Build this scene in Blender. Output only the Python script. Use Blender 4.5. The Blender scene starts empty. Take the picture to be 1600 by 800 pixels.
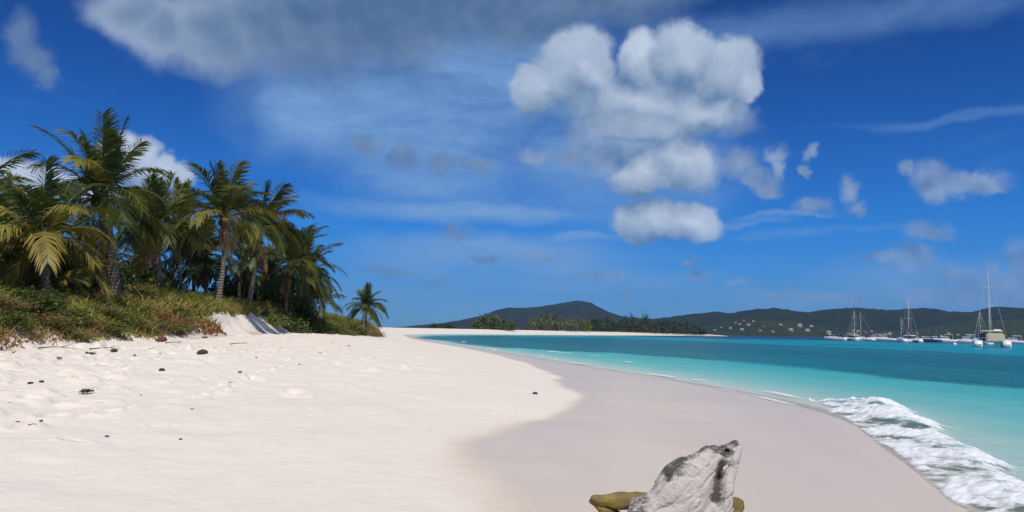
import bpy, bmesh, math, random
import numpy as np
from mathutils import Vector, Matrix

random.seed(7)
RNG = np.random.default_rng(7)
scene = bpy.context.scene
col = scene.collection

# ---------------------------------------------------------------- camera
F_PX, CAM_Z, PITCH, ROLL = 1255.0, 1.7, math.atan(116 / 1255.0), 0.018
cam_data = bpy.data.cameras.new('camera')
cam_data.sensor_width = 36.0
cam_data.lens = 36.0 * F_PX / 1600.0
cam_data.clip_start = 0.05
cam_data.clip_end = 60000.0
cam = bpy.data.objects.new('camera', cam_data)
col.objects.link(cam)
_f = Vector((0, math.cos(PITCH), math.sin(PITCH)))
_u0 = Vector((0, -math.sin(PITCH), math.cos(PITCH)))
_r0 = Vector((1, 0, 0))
_r = _r0 * math.cos(ROLL) + _u0 * math.sin(ROLL)
_u = _u0 * math.cos(ROLL) - _r0 * math.sin(ROLL)
cam.matrix_world = Matrix(((_r.x, _u.x, -_f.x, 0), (_r.y, _u.y, -_f.y, 0), (_r.z, _u.z, -_f.z, CAM_Z), (0, 0, 0, 1)))
scene.camera = cam


def view_dir(px, py):
    """world direction of a point of the 1600x800 photograph"""
    return (_f + _r * ((px - 800) / F_PX) + _u * ((400 - py) / F_PX)).normalized()


def at_dist(px, py, d):
    v = view_dir(px, py)
    return Vector((0, 0, CAM_Z)) + v * (d / v.y)


# ---------------------------------------------------------------- light and exposure
SUN_EL, SUN_AZ = math.radians(58), math.radians(172)     # azimuth clockwise from +Y
SUN_DIR = Vector((math.sin(SUN_AZ) * math.cos(SUN_EL), math.cos(SUN_AZ) * math.cos(SUN_EL), math.sin(SUN_EL)))
sun_data = bpy.data.lights.new('sun', 'SUN')
sun_data.energy = 4.0
sun_data.angle = math.radians(0.53)
sun_data.color = (1.0, 0.955, 0.89)
sun = bpy.data.objects.new('sun', sun_data)
col.objects.link(sun)
sun.rotation_euler = (-SUN_DIR).to_track_quat('-Z', 'Y').to_euler()
sun.location = (0, 0, 300)

vs = scene.view_settings
scene.display_settings.display_device = 'sRGB'
vs.view_transform = 'Standard'
vs.look = 'None'
vs.exposure = 0.0
vs.gamma = 1.0
vs.use_curve_mapping = False
scene.cycles.use_denoising = True
scene.cycles.max_bounces = 8
scene.cycles.transparent_max_bounces = 24
scene.cycles.volume_bounces = 0


# ---------------------------------------------------------------- node helpers
class NT:
    """small wrapper so that node graphs stay readable"""
    def __init__(self, tree):
        self.t = tree

    def n(self, kind, **kw):
        nd = self.t.nodes.new(kind)
        for k, v in kw.items():
            if k.startswith('i_'):
                nd.inputs[k[2:].replace('_', ' ')].default_value = v
            else:
                setattr(nd, k, v)
        return nd

    def link(self, a, b):
        self.t.links.new(a, b)

    def put(self, sock, v):
        if isinstance(v, bpy.types.NodeSocket):
            self.t.links.new(v, sock)
        elif v is not None:
            if sock.type == 'RGBA' and isinstance(v, (tuple, list)) and len(v) == 3:
                v = (*v, 1)
            sock.default_value = v

    def m(self, op, a, b=None, c=None, clamp=False):
        nd = self.n('ShaderNodeMath', operation=op, use_clamp=clamp)
        for i, v in enumerate((a, b, c)):
            if v is not None:
                self.put(nd.inputs[i], v)
        return nd.outputs[0]

    def v(self, op, a, b=None, c=None):
        nd = self.n('ShaderNodeVectorMath', operation=op)
        for i, x in enumerate((a, b, c)):
            if x is not None:
                self.put(nd.inputs[i], x)
        return nd.outputs['Value'] if op in ('LENGTH', 'DOT_PRODUCT', 'DISTANCE') else nd.outputs['Vector']

    def scale(self, a, s):
        nd = self.n('ShaderNodeVectorMath', operation='SCALE')
        self.put(nd.inputs[0], a)
        self.put(nd.inputs['Scale'], s)
        return nd.outputs[0]

    def noise(self, vec, scale, detail=4, rough=0.55, dim='3D', color=False, dist=0.0):
        nd = self.n('ShaderNodeTexNoise', noise_dimensions=dim)
        if vec is not None:
            self.put(nd.inputs['Vector'], vec)
        nd.inputs['Scale'].default_value = scale
        nd.inputs['Detail'].default_value = detail
        nd.inputs['Roughness'].default_value = rough
        nd.inputs['Distortion'].default_value = dist
        return nd.outputs['Color' if color else 'Fac']

    def ss(self, x, lo, hi, a=0.0, b=1.0):
        nd = self.n('ShaderNodeMapRange', interpolation_type='SMOOTHSTEP')
        self.put(nd.inputs['Value'], x)
        for k, q in zip(('From Min', 'From Max', 'To Min', 'To Max'), (lo, hi, a, b)):
            self.put(nd.inputs[k], q)
        return nd.outputs['Result']

    def lin(self, x, lo, hi, a=0.0, b=1.0):
        nd = self.n('ShaderNodeMapRange', interpolation_type='LINEAR')
        self.put(nd.inputs['Value'], x)
        for k, q in zip(('From Min', 'From Max', 'To Min', 'To Max'), (lo, hi, a, b)):
            self.put(nd.inputs[k], q)
        return nd.outputs['Result']

    def mix(self, f, a, b, mode='MIX'):
        nd = self.n('ShaderNodeMix', data_type='RGBA', blend_type=mode)
        self.put(nd.inputs[0], f)
        self.put(nd.inputs[6], a)
        self.put(nd.inputs[7], b)
        return nd.outputs[2]

    def ramp(self, x, stops):
        nd = self.n('ShaderNodeValToRGB')
        el = nd.color_ramp.elements
        while len(el) < len(stops):
            el.new(0.5)
        for e, (p, c) in zip(el, stops):
            e.position = p
            e.color = (*c, 1)
        self.put(nd.inputs[0], x)
        return nd.outputs[0]

    def attr(self, name, out='Fac'):
        return self.n('ShaderNodeAttribute', attribute_name=name).outputs[out]


# ---------------------------------------------------------------- world: sky and clouds
world = bpy.data.worlds.new('World')
scene.world = world
world.use_nodes = True
wt = world.node_tree
wt.nodes.clear()


def ae(px, py):
    d = view_dir(px, py)
    return math.atan2(d.x, d.y), math.asin(d.z)


# cumulus: (x, y, rx, ry) in photograph pixels, turned into azimuth / elevation on the sky dome
CUMULUS = [
    (895, 112, 78, 62), (840, 135, 60, 40), (930, 130, 40, 60), (1000, 92, 40, 48), (1072, 84, 66, 54), (1125, 104, 66, 56), (1165, 125, 30, 40), (1000, 158, 150, 46),
    (1010, 195, 130, 34), (1066, 256, 60, 46), (1100, 172, 80, 36), (1010, 275, 60, 34),
    (1020, 344, 62, 36), (1075, 346, 58, 34),
    (200, 248, 50, 38), (236, 282, 62, 32), (12, 285, 66, 40), (265, 292, 34, 18), (120, 300, 60, 20),
    (1780, 250, 90, 40), (1860, 150, 70, 40), (-80, 300, 80, 44), (-120, 120, 70, 40),
]
# small ragged fair-weather scraps
SMALL = [
    (1150, 256, 34, 22), (1178, 276, 30, 18), (1196, 288, 26, 18), (1215, 262, 12, 24), (1212, 240, 18, 14),
    (1270, 240, 13, 16), (1262, 266, 12, 8), (1326, 298, 15, 24), (1338, 328, 18, 13), (1270, 322, 30, 16),
    (1452, 280, 32, 28), (1462, 300, 26, 18), (1515, 288, 50, 18), (1415, 266, 18, 12), (1552, 294, 18, 9),
    (1450, 360, 36, 17), (1425, 404, 30, 22), (1385, 398, 30, 11),
    (1092, 431, 20, 10), (1152, 444, 20, 9), (1076, 408, 14, 8),
    (1588, 412, 14, 32), (1602, 440, 26, 26), (1546, 428, 10, 22), (1495, 430, 34, 13), (1460, 462, 70, 10), (1540, 456, 60, 16),
    (1338, 464, 16, 14), (1275, 468, 46, 8), (1424, 466, 18, 14), (980, 456, 14, 12), (1210, 460, 34, 8), (1505, 468, 16, 18),
    (34, 62, 22, 40), (52, 92, 32, 28), (70, 112, 22, 18),
    (570, 228, 30, 18), (626, 244, 26, 22), (690, 252, 30, 18), (745, 256, 34, 16), (835, 246, 42, 15), (893, 246, 28, 20), (970, 245, 80, 50), (930, 225, 60, 30), (1150, 190, 40, 26),
    (713, 362, 26, 14), (600, 424, 50, 11), (690, 440, 34, 10), (760, 404, 26, 8), (845, 402, 28, 8), (940, 430, 46, 9),
    (1690, 440, 80, 26), (-160, 420, 90, 24),
]
# broad soft veils (cirrostratus)
VEIL = [
    (640, 170, 230, 90, .88), (500, 180, 100, 56, .9), (760, 120, 190, 90, .85), (690, 270, 150, 50, .75), (745, 326, 200, 18, .95), (600, 318, 130, 16, .5),
    (770, 398, 210, 32, .85), (660, 415, 110, 24, .75), (890, 370, 90, 8, .8), (880, 405, 100, 12, .6), (600, 430, 70, 14, .5), (960, 290, 170, 60, .6),
    (1160, 350, 80, 5, .6), (1235, 340, 70, 4, .6), (1300, 362, 130, 5, .3), (1250, 35, 300, 26, .38), (1500, 184, 140, 8, .28),
    (1500, 450, 170, 36, .6), (1250, 466, 170, 16, .5), (900, 440, 220, 20, .45), (700, 470, 280, 22, .25), (960, 240, 170, 80, .75),
]
BIG = [(205, 15, 62, 46), (250, 45, 56, 40), (330, 55, 100, 62), (450, 25, 170, 96), (600, 10, 200, 88), (770, -10, 200, 80), (930, -20, 170, 60), (480, -120, 420, 150)]
SECTORS = (470, 1255)                       # photograph columns where the three sky sectors meet


def blob_group(name, blobs, kind='near', lo=-1e9, hi=1e9):
    """node group: smallest scaled distance to a set of ellipses (or strongest soft weight for a veil)"""
    g = bpy.data.node_groups.new(name, 'ShaderNodeTree')
    g.interface.new_socket('P', in_out='INPUT', socket_type='NodeSocketVector')
    g.interface.new_socket('F', in_out='OUTPUT', socket_type='NodeSocketFloat')
    q = NT(g)
    gi, go = q.n('NodeGroupInput'), q.n('NodeGroupOutput')
    acc = None
    for b in blobs:
        if b[0] + b[2] * 1.7 + 50 < lo or b[0] - b[2] * 1.7 - 50 > hi:
            continue
        a, e = ae(b[0], b[1])
        sx, sy = F_PX / b[2], F_PX / b[3]
        p = q.v('MULTIPLY_ADD', gi.outputs[0], (sx, sy, 0), (-a * sx, -e * sy, 0))
        L = q.v('LENGTH', p)
        if kind == 'veil':
            w = q.ss(L, 1.6, 0.3, 0.0, b[4])
            acc = w if acc is None else q.m('MAXIMUM', acc, w)
        else:
            acc = L if acc is None else q.m('MINIMUM', acc, L)
    if acc is None:
        acc = q.m('ADD', 5.0 if kind == 'near' else 0.0, 0.0)
    q.link(acc, go.inputs[0])
    return g


def build_sky():
    q = NT(wt)
    tc = q.n('ShaderNodeTexCoord')
    D = tc.outputs['Generated']
    sx = q.n('ShaderNodeSeparateXYZ')
    q.link(D, sx.inputs[0])
    X, Y, Z = sx.outputs
    az = q.m('ARCTAN2', X, Y)
    el = q.m('ARCSINE', Z)
    cb = q.n('ShaderNodeCombineXYZ')
    q.link(az, cb.inputs[0])
    q.link(el, cb.inputs[1])
    P = cb.outputs[0]

    sky = q.n('ShaderNodeTexSky', sky_type='NISHITA', sun_disc=False)
    sky.sun_elevation = SUN_EL
    sky.sun_rotation = SUN_AZ
    sky.altitude = 0
    sky.air_density = 1.0
    sky.dust_density = 0.1
    sky.ozone_density = 3.0
    # deep tropical blue, as a polarising filter renders it
    tint = q.ramp(q.lin(el, 0.0, 0.5), SKY_TINT)
    base = q.mix(1.0, sky.outputs[0], tint, 'MULTIPLY')
    K = 10.0                              # cloud radiance below is given for the final picture; background strength is 0.1

    def k(c):
        return tuple(x * K for x in c)

    # ---- the rest of the dome: scattered cumulus of the same kind, one noise
    pl = q.n('ShaderNodeCombineXYZ')
    zc = q.m('ADD', q.m('MAXIMUM', Z, 0.03), 0.12)
    q.link(q.m('DIVIDE', X, zc), pl.inputs[0])
    q.link(q.m('DIVIDE', Y, zc), pl.inputs[1])
    gn = q.noise(pl.outputs[0], 1.5, 5, 0.55)
    gc = q.mix(q.ss(gn, 0.54, 0.66), base, q.mix(q.ss(gn, 0.58, 0.72), k((0.50, 0.60, 0.76)), k((0.2, 0.3, 0.46))))
    bg_far = q.n('ShaderNodeBackground', i_Strength=0.1)
    q.link(gc, bg_far.inputs['Color'])

    # ---- the part of the dome towards the bay
    w1 = q.scale(q.v('SUBTRACT', q.noise(D, 10, 2, 0.5, color=True), (0.5, 0.5, 0.5)), 0.05)
    w2 = q.scale(q.v('SUBTRACT', q.noise(D, 30, 6, 0.6, color=True), (0.5, 0.5, 0.5)), 0.032)
    Pw = q.v('MULTIPLY', q.v('ADD', q.v('ADD', P, w1), w2), (1, 1, 0))
    Pup = q.v('ADD', Pw, (0.008, 0.026, 0.0))
    Ps = q.v('MULTIPLY', q.v('ADD', P, q.scale(w2, 1.25)), (1, 1, 0))
    Pv = q.v('MULTIPLY', q.v('ADD', P, q.v('ADD', q.v('MULTIPLY', w1, (3.2, 0.9, 0)), q.v('MULTIPLY', w2, (1.6, 0.5, 0)))), (1, 1, 0))
    mid = q.noise(D, 16, 5, 0.52)
    midu = q.noise(q.v('ADD', D, (0.006, 0, 0.016)), 16, 4, 0.52)
    rel = q.m('SUBTRACT', mid, midu)
    stretch = q.n('ShaderNodeMapping')
    stretch.inputs['Scale'].default_value = (5, 5, 18)
    stretch.inputs['Rotation'].default_value = (0, 0.14, 0)
    q.link(D, stretch.inputs[0])
    vn = q.noise(stretch.outputs[0], 1.2, 7, 0.66, dist=0.4)
    low = q.ss(el, 0.02, 0.16, 0.45, 1.0)

    def sector(i, lo, hi):
        def use(name, blobs, p, kind='near'):
            nd = q.n('ShaderNodeGroup')
            key = '%s_%d' % (name, i)
            nd.node_tree = bpy.data.node_groups.get(key) or blob_group(key, blobs, kind, lo, hi)
            q.link(p, nd.inputs[0])
            return nd.outputs[0]
        fC, fCu = use('cumulus', CUMULUS, Pw), use('cumulus', CUMULUS, Pup)
        fS, fB, fV = use('small', SMALL, Ps), use('big', BIG, Pw), use('veil', VEIL, Pv, 'veil')
        # veil with fibrous structure, plus thin streaks elsewhere
        dV = q.m('MULTIPLY', fV, q.ss(vn, 0.20, 0.74, 0.36, 1.0))
        dV = q.m('MAXIMUM', q.m('MULTIPLY', dV, 1.2), q.m('MULTIPLY', q.ss(vn, 0.50, 0.80), 0.14))
        c = q.mix(q.m('MINIMUM', dV, 0.97), base, k((0.185, 0.365, 0.67)))
        # big grey cloud overhead
        dB = q.ss(q.m('ADD', fB, q.m('MULTIPLY', q.m('SUBTRACT', mid, 0.5), 0.35)), 1.30, 0.50)
        eb = q.m('ADD', q.m('MULTIPLY', q.ss(az, -0.52, -0.20, 1.0, 0.12), q.ss(fB, 0.1, 0.95, 0.40, 1.0)), q.m('MULTIPLY', rel, 0.7), clamp=True)
        c = q.mix(q.m('MULTIPLY', dB, 0.92), c, q.mix(eb, k((0.085, 0.17, 0.32)), k((0.40, 0.50, 0.66))))
        # scraps
        dS = q.ss(q.m('ADD', fS, q.m('MULTIPLY', q.m('SUBTRACT', mid, 0.5), 0.9)), 1.25, 0.35)
        dS = q.m('MULTIPLY', q.m('MULTIPLY', dS, low), 0.78)
        lS = q.m('ADD', q.m('MULTIPLY', rel, 2.2), 0.48, clamp=True)
        lS = q.m('MULTIPLY', lS, q.ss(az, -0.20, 0.16, 0.35, 1.0))
        c = q.mix(dS, c, q.mix(lS, k((0.075, 0.165, 0.335)), k((0.38, 0.49, 0.68))))
        # cumulus
        d = q.ss(q.m('ADD', fC, q.m('MULTIPLY', q.m('SUBTRACT', mid, 0.5), 0.55)), 1.10, 0.74)
        lit = q.m('ADD', q.m('MULTIPLY', q.m('SUBTRACT', fCu, fC), 0.55), q.m('MULTIPLY', rel, 0.95))
        lit = q.m('ADD', lit, 0.40, clamp=True)
        c = q.mix(q.m('MULTIPLY', d, q.m('MULTIPLY', low, 0.94)), c, q.mix(lit, k((0.12, 0.225, 0.39)), k((0.60, 0.69, 0.83))))
        bg = q.n('ShaderNodeBackground', i_Strength=0.1)
        q.link(c, bg.inputs['Color'])
        return bg.outputs[0]

    edges = [ae(SECTORS[0], 300)[0], ae(SECTORS[1], 300)[0]]
    parts = [sector(0, -1e9, SECTORS[0]), sector(1, *SECTORS), sector(2, SECTORS[1], 1e9)]

    def mixs(f, a, b):
        nd = q.n('ShaderNodeMixShader')
        q.put(nd.inputs[0], f)
        q.link(a, nd.inputs[1])
        q.link(b, nd.inputs[2])
        return nd.outputs[0]
    bay = mixs(q.m('GREATER_THAN', az, edges[1]), mixs(q.m('GREATER_THAN', az, edges[0]), parts[0], parts[1]), parts[2])
    away = q.m('MAXIMUM', q.ss(q.m('ABSOLUTE', az), 0.74, 0.95), q.m('MAXIMUM', q.ss(el, 0.50, 0.62), q.ss(el, -0.005, -0.02)))
    out = q.n('ShaderNodeOutputWorld')
    q.link(mixs(away, bay, bg_far.outputs[0]), out.inputs['Surface'])
    world.cycles.sampling_method = 'MANUAL'
    world.cycles.sample_map_resolution = 512


SKY_TINT = [(0.0, (0.155, 0.40, 0.92)), (0.25, (0.07, 0.42, 0.98)), (0.6, (0.05, 0.28, 0.72)), (1.0, (0.06, 0.22, 0.52))]
build_sky()


# ---------------------------------------------------------------- numpy helpers
def _hash(*c):
    h = np.zeros(c[0].shape, np.uint64)
    for k, v in zip((374761393, 668265263, 2147483647, 1274126177), c):
        h = h + v.astype(np.int64).astype(np.uint64) * np.uint64(k)
    h = (h ^ (h >> np.uint64(13))) * np.uint64(1274126177)
    h = h ^ (h >> np.uint64(16))
    return (h & np.uint64(0xFFFF)).astype(np.float64) / 65535.0


def vnoise(x, y, z=None):
    xi, yi = np.floor(x), np.floor(y)
    fx, fy = x - xi, y - yi
    fx, fy = fx * fx * (3 - 2 * fx), fy * fy * (3 - 2 * fy)
    if z is None:
        a = _hash(xi, yi) * (1 - fx) + _hash(xi + 1, yi) * fx
        b = _hash(xi, yi + 1) * (1 - fx) + _hash(xi + 1, yi + 1) * fx
        return a * (1 - fy) + b * fy
    zi = np.floor(z)
    fz = z - zi
    fz = fz * fz * (3 - 2 * fz)
    r = []
    for k in (0, 1):
        a = _hash(xi, yi, zi + k) * (1 - fx) + _hash(xi + 1, yi, zi + k) * fx
        b = _hash(xi, yi + 1, zi + k) * (1 - fx) + _hash(xi + 1, yi + 1, zi + k) * fx
        r.append(a * (1 - fy) + b * fy)
    return r[0] * (1 - fz) + r[1] * fz


def fbm(x, y, z=None, octaves=4, gain=0.5):
    s, a, t = 0.0, 1.0, 0.0
    for i in range(octaves):
        f = 2.03 ** i
        s = s + a * vnoise(x * f + 17.3 * i, y * f + 5.1 * i, None if z is None else z * f + 9.7 * i)
        t += a
        a *= gain
    return s / t


def sstep(x, lo, hi):
    t = np.clip((x - lo) / (hi - lo), 0, 1)
    return t * t * (3 - 2 * t)


def smooth_poly(pts, n=6, closed=True):
    """Catmull-Rom through the points"""
    p = np.array(pts, float)
    out = []
    m = len(p)
    for i in range(m if closed else m - 1):
        if closed:
            a, b, c, d = p[(i - 1) % m], p[i], p[(i + 1) % m], p[(i + 2) % m]
        else:
            a, b, c, d = p[max(i - 1, 0)], p[i], p[i + 1], p[min(i + 2, m - 1)]
        for t in np.linspace(0, 1, n, endpoint=False):
            out.append(0.5 * ((2 * b) + (-a + c) * t + (2 * a - 5 * b + 4 * c - d) * t * t + (-a + 3 * b - 3 * c + d) * t ** 3))
    if not closed:
        out.append(p[-1])
    return np.array(out)


def poly_sdf(x, y, poly):
    """signed distance to a closed polygon, positive inside"""
    shp = x.shape
    x, y = x.ravel(), y.ravel()
    d = np.full(x.shape, 1e18)
    ins = np.zeros(x.shape, bool)
    m = len(poly)
    for i in range(m):
        ax, ay = poly[i]
        bx, by = poly[(i + 1) % m]
        ex, ey = bx - ax, by - ay
        L = ex * ex + ey * ey + 1e-12
        t = np.clip(((x - ax) * ex + (y - ay) * ey) / L, 0, 1)
        dd = (x - ax - t * ex) ** 2 + (y - ay - t * ey) ** 2
        np.minimum(d, dd, out=d)
        c = (ay > y) != (by > y)
        if c.any():
            xc = ax + (y - ay) / (by - ay + 1e-18) * ex
            ins ^= c & (x < xc)
    d = np.sqrt(d)
    return np.where(ins, d, -d).reshape(shp)


def new_mesh(name, verts, faces, smooth=True, mat=None, mats=None, midx=None):
    """verts (n,3), faces (m,k) int arrays -> mesh, quickly"""
    me = bpy.data.meshes.new(name)
    verts = np.ascontiguousarray(verts, np.float32)
    faces = np.ascontiguousarray(faces, np.int32)
    m, kk = faces.shape
    me.vertices.add(len(verts))
    me.vertices.foreach_set('co', verts.ravel())
    me.loops.add(m * kk)
    me.loops.foreach_set('vertex_index', faces.ravel())
    me.polygons.add(m)
    me.polygons.foreach_set('loop_start', np.arange(0, m * kk, kk, dtype=np.int32))
    for q in (mats or ([mat] if mat else [])):
        me.materials.append(q)
    if midx is not None:
        me.polygons.foreach_set('material_index', np.ascontiguousarray(midx, np.int32))
    me.update(calc_edges=True)
    me.validate()
    if smooth:
        me.polygons.foreach_set('use_smooth', np.ones(len(me.polygons), bool))
    return me


def set_attr(me, name, vals):
    a = me.attributes.new(name, 'FLOAT', 'POINT')
    a.data.foreach_set('value', np.ascontiguousarray(vals, np.float32))


def obj(name, me, parent=None, loc=None):
    o = bpy.data.objects.new(name, me)
    col.objects.link(o)
    if parent is not None:
        o.parent = parent
    if loc is not None:
        o.location = loc
    return o


def tag(o, label=None, cat=None, group=None, kind=None):
    for k, v in (('label', label), ('category', cat), ('group', group), ('kind', kind)):
        if v:
            o[k] = v
    return o


def thing(name, loc, label, cat, group=None, rz=0.0):
    o = bpy.data.objects.new(name, None)
    o.empty_display_size = 0.3
    col.objects.link(o)
    o.location = loc
    o.rotation_euler = (0, 0, rz)
    return tag(o, label, cat, group)


def material(name):
    m = bpy.data.materials.new(name)
    m.use_nodes = True
    m.node_tree.nodes.clear()
    return m, NT(m.node_tree)


def finish(q, shader, disp=None):
    out = q.n('ShaderNodeOutputMaterial')
    q.link(shader, out.inputs['Surface'])


def bump(q, h, strength=0.5, distance=0.02, normal=None):
    b = q.n('ShaderNodeBump')
    b.inputs['Strength'].default_value = strength
    b.inputs['Distance'].default_value = distance
    q.put(b.inputs['Height'], h)
    if normal is not None:
        q.link(normal, b.inputs['Normal'])
    return b.outputs[0]


def principled(q, base, rough=0.7, normal=None, spec=0.3, **kw):
    b = q.n('ShaderNodeBsdfPrincipled')
    q.put(b.inputs['Base Color'], base)
    q.put(b.inputs['Roughness'], rough)
    b.inputs['Specular IOR Level'].default_value = spec
    for k, v in kw.items():
        q.put(b.inputs[k.replace('_', ' ')], v)
    if normal is not None:
        q.link(normal, b.inputs['Normal'])
    return b.outputs[0]


# ---------------------------------------------------------------- the lie of the land (metres, sea level 0)
LAND = smooth_poly([(3.0, -70), (3.0, -30), (3.2, -4), (3.8, 3), (4.5, 7.9), (5.6, 12), (6.95, 18.3), (6.0, 28), (3.2, 41), (-2.8, 71), (-12, 115), (-19.5, 160),
                    (-25, 205), (-22, 245), (-6, 290), (22, 350), (70, 450), (120, 560), (170, 650), (186, 690), (170, 715), (110, 640), (20, 480), (-60, 380),
                    (-95, 250), (-75, 120), (-70, 0), (-75, -70)], 5)
DUNE = smooth_poly([(-9.5, -30), (-10.5, -4), (-11.6, 10), (-12.8, 20), (-14, 30), (-14.8, 40), (-16, 62), (-17.3, 92), (-18.6, 116), (-21, 126), (-28, 124),
                    (-40, 110), (-52, 70), (-54, 20), (-50, -30)], 5)
WETLINE = smooth_poly([(0.4, -70), (0.3, -20), (0.1, 2), (-0.15, 6.2), (-0.55, 8.6), (-0.2, 11.2), (0.95, 14.6), (1.35, 18), (1.2, 27), (0.2, 40), (-4.4, 71), (-13.4, 115), (-20.8, 160),
                       (-26.4, 205), (-23.4, 246), (-7.2, 291), (21, 351), (69, 451), (119, 561), (169, 651), (400, 760), (400, -70)], 5)
FAR_DUNE = smooth_poly([(-50, 232), (-36, 262), (-14, 304), (15, 362), (62, 460), (110, 570), (150, 645), (160, 668), (140, 640), (70, 530), (0, 430), (-60, 340), (-80, 260)], 4)


def base_height(x, y):
    s = poly_sdf(x, y, LAND)
    q = poly_sdf(x, y, DUNE)
    qf = poly_sdf(x, y, FAR_DUNE)
    d = np.maximum(np.minimum(-q, -qf), 0)
    w = np.clip(s + d, 4.0, 19.0)
    t = np.clip(s / w, 0, 1)
    top = np.interp(y, [0, 18, 40, 60, 180, 200], [0.80, 0.90, 1.12, 1.25, 1.25, 1.15])
    land = top * (1 - (1 - t) ** 1.35)
    land = np.minimum(land, 0.075 * np.maximum(s, 0) + 0.02 * np.maximum(s, 0) ** 1.1 * 0.4)
    n1 = fbm(x * 0.18, y * 0.18)
    du = sstep(q, -0.35, 2.1) * (1.25 + 0.5 * (n1 - 0.5) + 0.32 * np.exp(-((y - 48) / 14) ** 2)) + sstep(q, 1.2, 9.0) * (0.75 + 0.9 * (n1 - 0.5))
    far = sstep(qf, -0.5, 8) * 0.7
    land = land + du * sstep(s, 1.0, 5.0) + far
    # sea bed: gentle shelf, then deeper
    sea = -0.075 * (-s) - 0.00035 * s * s
    sea = np.maximum(sea, -3.5 - 0.3 * fbm(x * 0.05, y * 0.05))
    z = np.where(s > 0, land, sea)
    return z, s, q, qf


# trodden sand: prints and scuffs on the upper beach
def _prints():
    r = np.random.default_rng(11)
    P = []
    for _ in range(16):                                     # walking lines along the foot of the dune
        y = r.uniform(7, 34)
        x = -r.uniform(4.5, 12.2)
        a = r.normal(0.05, 0.35)
        n = int(r.integers(5, 16))
        for k in range(n):
            side = 0.11 * (1 if k % 2 else -1)
            P.append((x - math.sin(a) * 0.62 * k + side * math.cos(a), y + math.cos(a) * 0.62 * k + side * math.sin(a), a, r.uniform(0.7, 1.15)))
    for _ in range(900):                                    # loose scuffs
        y = 7 + 60 * r.random() ** 1.6
        e = -13.5 - 0.05 * max(y - 20, 0)
        x = e + 0.8 + abs(r.normal(0, 3.3))
        P.append((x, y, r.uniform(0, 3.1), r.uniform(0.45, 1.5)))
    return P


PRINTS = _prints()


def height(x, y, prints=True):
    z, s, q, qf = base_height(x, y)
    land = sstep(s, 0.2, 3.5)
    up = sstep(s, 5, 11) * (1 - sstep(q, 0, 2))
    z = z + land * (fbm(x * 0.33 + 3, y * 0.33, octaves=3) - 0.5) * 0.085
    z = z + sstep(q, -0.3, 1.0) * (1 - sstep(q, 5, 8)) * (fbm(x * 0.9 + 1, y * 0.9, octaves=4) - 0.5) * 0.55
    z = z + up * (fbm(x * 1.4, y * 1.4 + 9, octaves=4) - 0.5) * 0.17 * sstep(y + 0 * x, -20, 5)
    if prints:
        for (px, py, a, k) in PRINTS:
            m = (np.abs(x - px) < 0.6) & (np.abs(y - py) < 0.6)
            if not m.any():
                continue
            dx, dy = x[m] - px, y[m] - py
            u = (dx * math.cos(a) + dy * math.sin(a)) / (0.085 * k)
            v = (-dx * math.sin(a) + dy * math.cos(a)) / (0.17 * k)
            rr = np.sqrt(u * u + v * v)
            z[m] += k * (-0.085 * np.exp(-(rr / 0.95) ** 4) + 0.042 * np.exp(-((rr - 1.55) / 0.45) ** 2))
    return z


def ground_z(x, y):
    a = np.atleast_1d(np.asarray(x, float)), np.atleast_1d(np.asarray(y, float))
    r = height(a[0], a[1])
    return r if r.size > 1 else float(r[0])


def polar_grid(radii, front_cols, back_cols, half=0.78):
    a = np.concatenate([np.linspace(-half, half, front_cols), np.linspace(half, 2 * math.pi - half, back_cols + 2)[1:-1]])
    R, A = np.meshgrid(radii, a, indexing='ij')
    x, y = R * np.sin(A), R * np.cos(A)
    nr, na = R.shape
    i, j = np.meshgrid(np.arange(nr - 1), np.arange(na), indexing='ij')
    j2 = (j + 1) % na
    f = np.stack([i * na + j, i * na + j2, (i + 1) * na + j2, (i + 1) * na + j], -1).reshape(-1, 4)[:, ::-1]
    return x.ravel(), y.ravel(), f


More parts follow.
